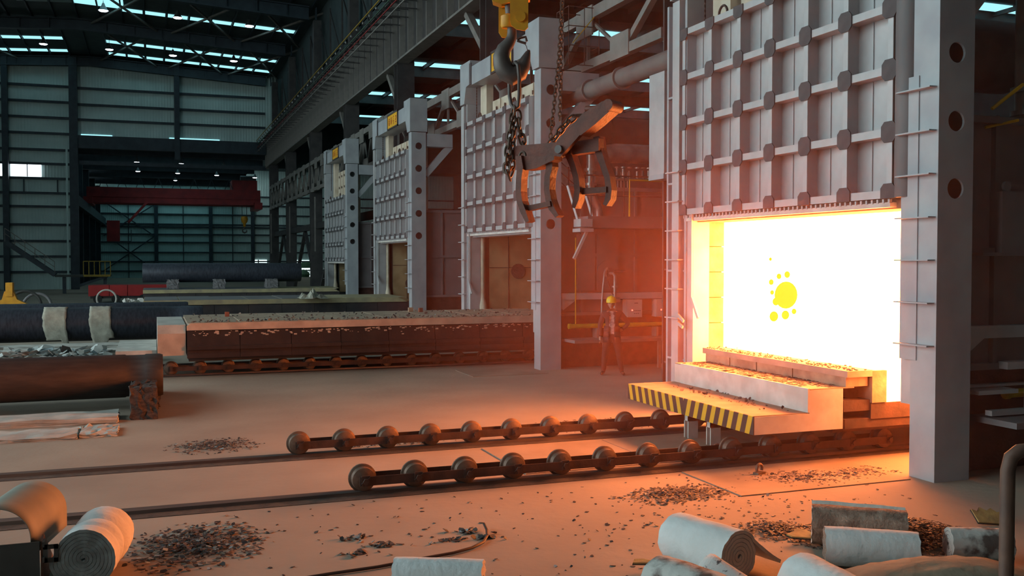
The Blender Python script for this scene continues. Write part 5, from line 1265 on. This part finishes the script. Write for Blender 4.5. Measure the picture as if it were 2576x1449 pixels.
# curved sheet guard on a frame, bottom left
cf = at(20, 1362, Y=8.35); R_ = 0.262
gd = thing('curved_guard', 'curved sheet metal guard on a dark frame, bottom corner beside the tied roll', 'guard', (cf.x - 0.10, cf.y, 0))
zc = cf.z
sh = MB(); na = 31; vs = []
for k in range(7):
    f_ = k / 6
    for i in range(na + 1):
        if i <= 28: a = PI * (1 - i / 28); q = (R_ * math.cos(a), R_ * math.sin(a))
        else: q = (R_, -0.05 * (i - 28))
        vs.append((q[0] + 0.19 * f_, f_ * 0.85, zc + q[1] + 0.02 * f_))
sh.add(vs, [(k * (na + 1) + i, k * (na + 1) + i + 1, (k + 1) * (na + 1) + i + 1, (k + 1) * (na + 1) + i) for k in range(6) for i in range(na)], 0, True)
o = sh.build('curved_sheet', 'green_sheet', gd); md = o.modifiers.new('t', 'SOLIDIFY'); md.thickness = 0.006
MB().box(-0.30, 0.33, -0.10, -0.085, 0, zc - 0.0).build('front_plate', 'dark_plate', gd)
MB().prism([(-0.08, 0), (-0.08, zc), (0.05, zc + 0.02), (0.85, 0)], 'x', 0.335, 0.35).build('side_plate', 'post_rust', gd)
lg = MB(); lg.box(0.35, 0.365, -0.12, -0.02, zc - 0.16, zc - 0.12).box(0.35, 0.365, -0.12, -0.02, zc - 0.04, zc)
for a in (0.355, 0.43): lg.box(a, a + 0.03, -0.095, -0.085, zc - 0.17, zc - 0.03)
lg.box(0.355, 0.46, -0.095, -0.085, zc - 0.065, zc - 0.03).box(0.355, 0.46, -0.095, -0.085, zc - 0.17, zc - 0.135)
lg.build('lug_plate', 'dark_plate', gd)
MB().box(-0.30, -0.285, -0.1, 0.6, 0, zc).build('rear_plate', 'dark_plate', gd)

# handrail post close to the viewer
ph = at(2536, 1130, Y=3.1)
hr_ = thing('railing_post', 'brown bent pipe handrail at the bottom corner close to the viewer', 'railing', (ph.x, ph.y, 0))
MB().tube([(0, 0, 0), (0, 0, ph.z - 0.09), (0.012, -0.004, ph.z - 0.035), (0.045, -0.016, ph.z - 0.008), (0.11, -0.04, ph.z), (1.2, -0.42, ph.z)], 0.030, 14).build('bent_pipe', 'post_rust', hr_)
MB().cyl((0, 0, 0.95), (1.2, -0.42, 0.95), 0.02, 10).build('lower_rail', 'post_rust', hr_)

# ================================================================== LAMPS
lamp_shade = MB().lathe([(0.06, 0.62), (0.10, 0.55), (0.14, 0.42), (0.30, 0.12), (0.42, 0.0), (0.40, 0.0), (0.28, 0.12), (0.12, 0.38)], (0, 0, 0), 'z', 18).mesh('lamp_shade', 'lamp_metal')
lamp_bulb = MB().lathe([(0.001, 0.10), (0.28, 0.10), (0.36, 0.03), (0.30, -0.04), (0.12, -0.07), (0.001, -0.075)], (0, 0, 0), 'z', 18).mesh('lamp_bulb', 'lamp_glow')
def bay_lamp(p, label, s=1.0, group='high bay lamps under the main roof', top=None):
    l = thing('high_bay_lamp', label, 'lamp', tuple(p), 0, group); l.scale = (s, s, s)
    link('lamp_shade', lamp_shade, l); link('bulb', lamp_bulb, l)
    zt = (top if top else roofz(p.x) + 0.97) - p.z
    MB().cyl((0, 0, 0.6), (0, 0, max(0.7, zt / s)), 0.02, 6).build('cord', 'rubber_black', l)
order = ['first', 'second', 'third', 'fourth']
for k, (px, py) in enumerate(((260, 27), (447, 45), (627, 66))):
    bay_lamp(at(px, py, Y=71.5), 'lit high bay lamp, %s from the left in the upper row under the main roof' % order[k], 0.85)
for k, (px, py) in enumerate(((109, 111), (275, 125), (435, 140), (588, 154))):
    bay_lamp(at(px, py, Y=83), 'lit high bay lamp, %s from the left in the lower row under the main roof' % order[k], 0.80)
for k, (px, py) in enumerate(((344, 408), (456, 412), (563, 418))):
    bay_lamp(at(px, py, Y=95), 'lit lamp in the dark lower hall, front row, %s from the left' % order[k], 0.62, 'lamps in the lower hall', 13.0)
for k, (px, py) in enumerate(((347, 431), (447, 436), (545, 441), (641, 447))):
    bay_lamp(at(px, py, Y=102), 'lit lamp in the dark lower hall, second row, %s from the left' % order[k], 0.62, 'lamps in the lower hall', 13.0)
bay_lamp(at(441, 454, Y=104.5), 'lone small lit lamp just above the red crane beam', 0.5, 'lamps in the lower hall', 13.0)

# ================================================================== LOWER HALL: RED CRANE, TRUCK, STAIR
cr = thing('bridge_crane', 'dark red bridge crane across the lower hall', 'crane', (0, 107, 0))
MB().box(-6.2, 10.9, 0, 0.8, 8.35, 9.95).build('front_girder', 'crane_red', cr)
MB().box(-6.2, 10.9, 2.6, 3.4, 8.35, 9.95).build('rear_girder', 'crane_red', cr)
MB().box(-6.2, 10.9, -0.10, 0.0, 8.95, 9.02).build('girder_rib', 'crane_red', cr)
MB().box(-6.6, -5.6, -1.0, 4.4, 8.2, 8.9).build('end_carriage', 'crane_red', cr)
MB().box(10.2, 11.0, -1.0, 4.4, 7.9, 8.6).build('end_carriage', 'crane_red', cr)
MB().box(8.0, 10.6, 0.3, 3.2, 9.95, 11.0).build('trolley', 'crane_red', cr)
MB().cyl((8.9, 1.0, 11.1), (10.5, 1.0, 11.1), 0.45, 16).build('hoist_drum', 'brown_steel', cr)
for i in range(8):
    x = -5 + i * 1.75
    MB().bar((x, -0.05, 9.95), (x + 0.4, -0.05, 11.0), 0.06, 0.06).bar((x + 0.8, -0.05, 9.95), (x + 0.4, -0.05, 11.0), 0.06, 0.06).build('rail_strut', 'navy_steel', cr)
MB().box(-5, 8.6, -0.1, 0.0, 10.98, 11.06).build('hand_rail', 'navy_steel', cr)
cbn = MB().box(-4.3, -3.1, -1.2, 0.2, 4.4, 6.5).build('cab', 'crane_red', cr)
MB().box(-3.1, -2.0, -1.1, 0.1, 4.35, 4.45).box(-2.05, -2.0, -1.1, 0.1, 4.4, 5.6).build('cab_platform', 'navy_steel', cr)
MB().bar((-2.3, -1.0, 6.3), (-0.4, -1.0, 8.5), 0.12, 0.25).build('cab_stair', 'crane_red', cr)
hk = thing('hook_block', 'small orange hook block hanging from the red crane', 'crane hook', tuple(at(615, 575, Y=108)))
MB().lathe([(0.001, 1.35), (0.30, 1.3), (0.38, 1.0), (0.30, 0.7), (0.16, 0.55), (0.12, 0.2), (0.001, 0.15)], (0, 0, 0), 'z', 16).build('block', 'yellow_paint', hk)
MB().tube([(0, 0, 0.25), (0.0, 0, 0.05), (-0.20, 0, -0.12), (-0.18, 0, -0.36), (0.02, 0, -0.46), (0.22, 0, -0.34), (0.24, 0, -0.15)], [.06, .07, .08, .09, .09, .07, .03], 10).build('hook', 'hook_steel', hk)
MB().cyl((-0.22, 0, 1.2), (-0.28, 0, 3.2), 0.03, 6).cyl((0.22, 0, 1.2), (0.28, 0, 3.2), 0.03, 6).build('rope', 'navy_steel', hk)

Yt = 62.0
ta, tb_ = at(222, 718, Y=Yt), at(358, 755, Y=Yt)
tk = thing('flat_wagon', 'red flat wagon behind the shafts', 'wagon', (ta.x, Yt, 0))
Lw = tb_.x - ta.x
for a, b in ((0.0, Lw * 0.38), (Lw * 0.39, Lw * 0.72), (Lw * 0.73, Lw + 1.5)): MB().box(a, b, 0, 2.2, 0.42, ta.z).build('side_board', 'truck_red', tk)
MB().box(0.1, Lw + 1.4, 0.1, 2.1, 0.28, 0.42).build('frame', 'car_side_black', tk)
for x in (0.5, 1.5, 3.0): MB().lathe([(0.001, -0.1), (0.25, -0.1), (0.25, 0.1), (0.001, 0.1)], (x, 0.0, 0.25), 'y', 16).build('wheel', 'rubber_black', tk)
rg = MB().tube([(0.75 * math.cos(a), 0, 0.75 * math.sin(a)) for a in [2 * PI * q / 26 for q in range(26)]], 0.075, 8, closed=True).build('steel_ring', 'white_board', None, tuple(Vector(at(268, 752, Y=48))), None)
rg.scale = (0.55, 0.55, 0.55); tag(rg, 'pale steel ring leaning before the red wagon', 'ring')
o = rough_block(-0.33, 0.24, -0.5, 0.5, 0, 0.6, 71, 0.05).build('wrapped_bundle', 'white_board', None, (at(340, 750, Y=36).x, 36, 0.55)); tag(o, 'pale wrapped bundle at the end of the flat yellowish car', 'bundle')
o = MB().box(-0.36, 0.27, -0.5, 0.5, 0.0, 0.55).box(-0.38, 0.28, -0.52, 0.52, 0.1, 0.16).build('bundle_stand', 'dark_plate', None, (at(340, 750, Y=36).x, 36, 0)); tag(o, 'dark stand under the pale wrapped bundle', 'stand')
# yellow spreader and big rings at the left edge
Ym = 44.0
ym = thing('spreader', 'yellow peaked lifting spreader at the left edge', 'spreader', tuple(at(27, 770, Y=Ym)))
ym.location.z = 0.35
MB().prism([(-1.1, 0), (1.15, 0), (1.15, 0.15), (0.25, 0.62), (0.12, 0.95), (-0.2, 0.95), (-0.3, 0.62), (-1.1, 0.2)], 'y', -0.2, 0.2).build('frame', 'yellow_paint', ym)
MB().box(-0.15, 0.1, -0.26, 0.26, 0.75, 1.3).build('lug', 'yellow_paint', ym)
MB().box(-1, 1, -0.25, 0.25, -0.35, 0.0).build('stand', 'dark_plate', ym)
for k, (px, py, r, lb) in enumerate(((62, 752, 0.62, 'dark leaning hoop next to the yellow spreader'), (93, 752, 0.55, 'grey hoop standing beside the dark leaning hoop'))):
    q = at(px, py, Y=Ym + 1 + k)
    rg = MB().tube([(r * math.cos(a), 0.15 * math.sin(a), r * math.sin(a)) for a in [2 * PI * t / 26 for t in range(26)]], 0.06, 8, closed=True).build('hoop', ('dark_plate', 'shell_panel')[k], None, (q.x, q.y, r + 0.02)); tag(rg, lb, 'hoop', 'hoops at the left edge')
# stair and landing against the end wall
Ys = 80.0
st = thing('steel_stair', 'dark steel stair running down to a railed landing on the left', 'stair', (0, Ys, 0))
a, b = at(12, 608, Y=Ys), at(138, 692, Y=Ys)
for dy in (0, 1.0): MB().bar((a.x, dy, a.z), (b.x, dy, b.z), 0.12, 0.32).build('stringer', 'navy_steel', st)
for dy in (0,):
    MB().bar((a.x, dy, a.z + 1.0), (b.x, dy, b.z + 1.0), 0.05, 0.05).bar((a.x, dy, a.z + 0.6), (b.x, dy, b.z + 0.6), 0.04, 0.04).build('hand_rail', 'truss_grey', st)
for i in range(6):
    t = i / 5; p = a.lerp(b, t); MB().box(p.x - 0.02, p.x + 0.02, -0.02, 0.02, p.z, p.z + 1.0).build('rail_post', 'truss_grey', st)
for i in range(16):
    t = (i + 0.5) / 16; p = a.lerp(b, t); MB().box(p.x - 0.13, p.x + 0.13, 0, 1.0, p.z - 0.02, p.z + 0.02).build('tread', 'navy_steel', st)
c = at(278, 690, Y=Ys)
MB().box(b.x, c.x, 0, 2.0, b.z - 0.15, b.z).build('landing', 'dark_plate', st)
MB().box(at(210, 690, Y=Ys).x, c.x, -0.05, 0.0, b.z - 0.14, b.z + 0.02).build('landing_edge', 'rail_yellow', st)
for i in range(6):
    x = at(210, 690, Y=Ys).x + i * (c.x - at(210, 690, Y=Ys).x) / 5; MB().box(x - 0.03, x + 0.03, 0, 0.05, b.z, b.z + 1.05).build('rail_post', 'rail_yellow', st)
MB().box(at(210, 690, Y=Ys).x, c.x, 0, 0.05, b.z + 1.0, b.z + 1.06).build('hand_rail', 'rail_yellow', st)
for x in (b.x + 0.6, c.x - 0.4): MB().box(x - 0.12, x + 0.12, 0.4, 0.65, 0, b.z - 0.15).build('landing_post', 'navy_steel', st)
MB().bar((c.x - 0.2, 0.2, b.z - 0.1), (c.x - 2.2, 0.2, 0.6), 0.12, 0.2).build('landing_brace', 'navy_steel', st)

# ================================================================== ADDED RED VOLUME IMITATING LENS GLARE AROUND THE OPEN FURNACE
def haze(c, r, dens, label):
    hz = bpy.data.materials.new('lens_glare_haze'); hz.use_nodes = True
    nt = hz.node_tree; nt.nodes.remove(nt.nodes['Principled BSDF'])
    v = nt.nodes.new('ShaderNodeVolumeScatter'); v.inputs['Color'].default_value = (1.0, 0.36, 0.22, 1)
    v.inputs['Density'].default_value = dens; v.inputs['Anisotropy'].default_value = 0.0
    tc = nt.nodes.new('ShaderNodeTexCoord'); ln = nt.nodes.new('ShaderNodeVectorMath'); ln.operation = 'DOT_PRODUCT'   # thins out towards the edge
    nt.links.new(tc.outputs['Object'], ln.inputs[0]); nt.links.new(tc.outputs['Object'], ln.inputs[1])
    mp = nt.nodes.new('ShaderNodeMapRange'); mp.inputs['From Min'].default_value = 0.0; mp.inputs['From Max'].default_value = 1.0
    mp.inputs['To Min'].default_value = dens; mp.inputs['To Max'].default_value = 0.0
    nt.links.new(ln.outputs['Value'], mp.inputs['Value']); nt.links.new(mp.outputs['Result'], v.inputs['Density'])
    nt.links.new(v.outputs[0], nt.nodes['Material Output'].inputs['Volume'])
    MATS['lens_glare_haze'] = hz
    n = 24
    prof = [(max(0.0005, math.sin(PI * i / n)), -math.cos(PI * i / n)) for i in range(n + 1)]
    o = MB().lathe(prof, (0, 0, 0), 'z', 40).build('glare_haze', 'lens_glare_haze', None, c); o.scale = r
    tag(o, label, 'haze', None, 'stuff')
haze((8.1, 12.0, 2.6), (5.6, 8.4, 6.2), GLARE_HAZE, 'red volume added as lens glare around the open furnace mouth')

# labels of look-alike pieces of the building: counted from the viewer
ORD = 'first second third fourth fifth sixth seventh eighth ninth tenth'.split()
byl = {}
for o in list(COL.objects):
    if o.parent is None and o.get('kind') == 'structure' and o.get('label'): byl.setdefault(o['label'], []).append(o)
for lb, os_ in byl.items():
    if len(os_) < 2: continue
    def mid(o): return min((o.matrix_basis @ Vector(c)).y for c in o.bound_box), min((o.matrix_basis @ Vector(c)).x for c in o.bound_box)
    for k, o in enumerate(sorted(os_, key=mid)):
        o['label'] = lb + ', %s from the viewer' % ORD[k]; o['group'] = lb
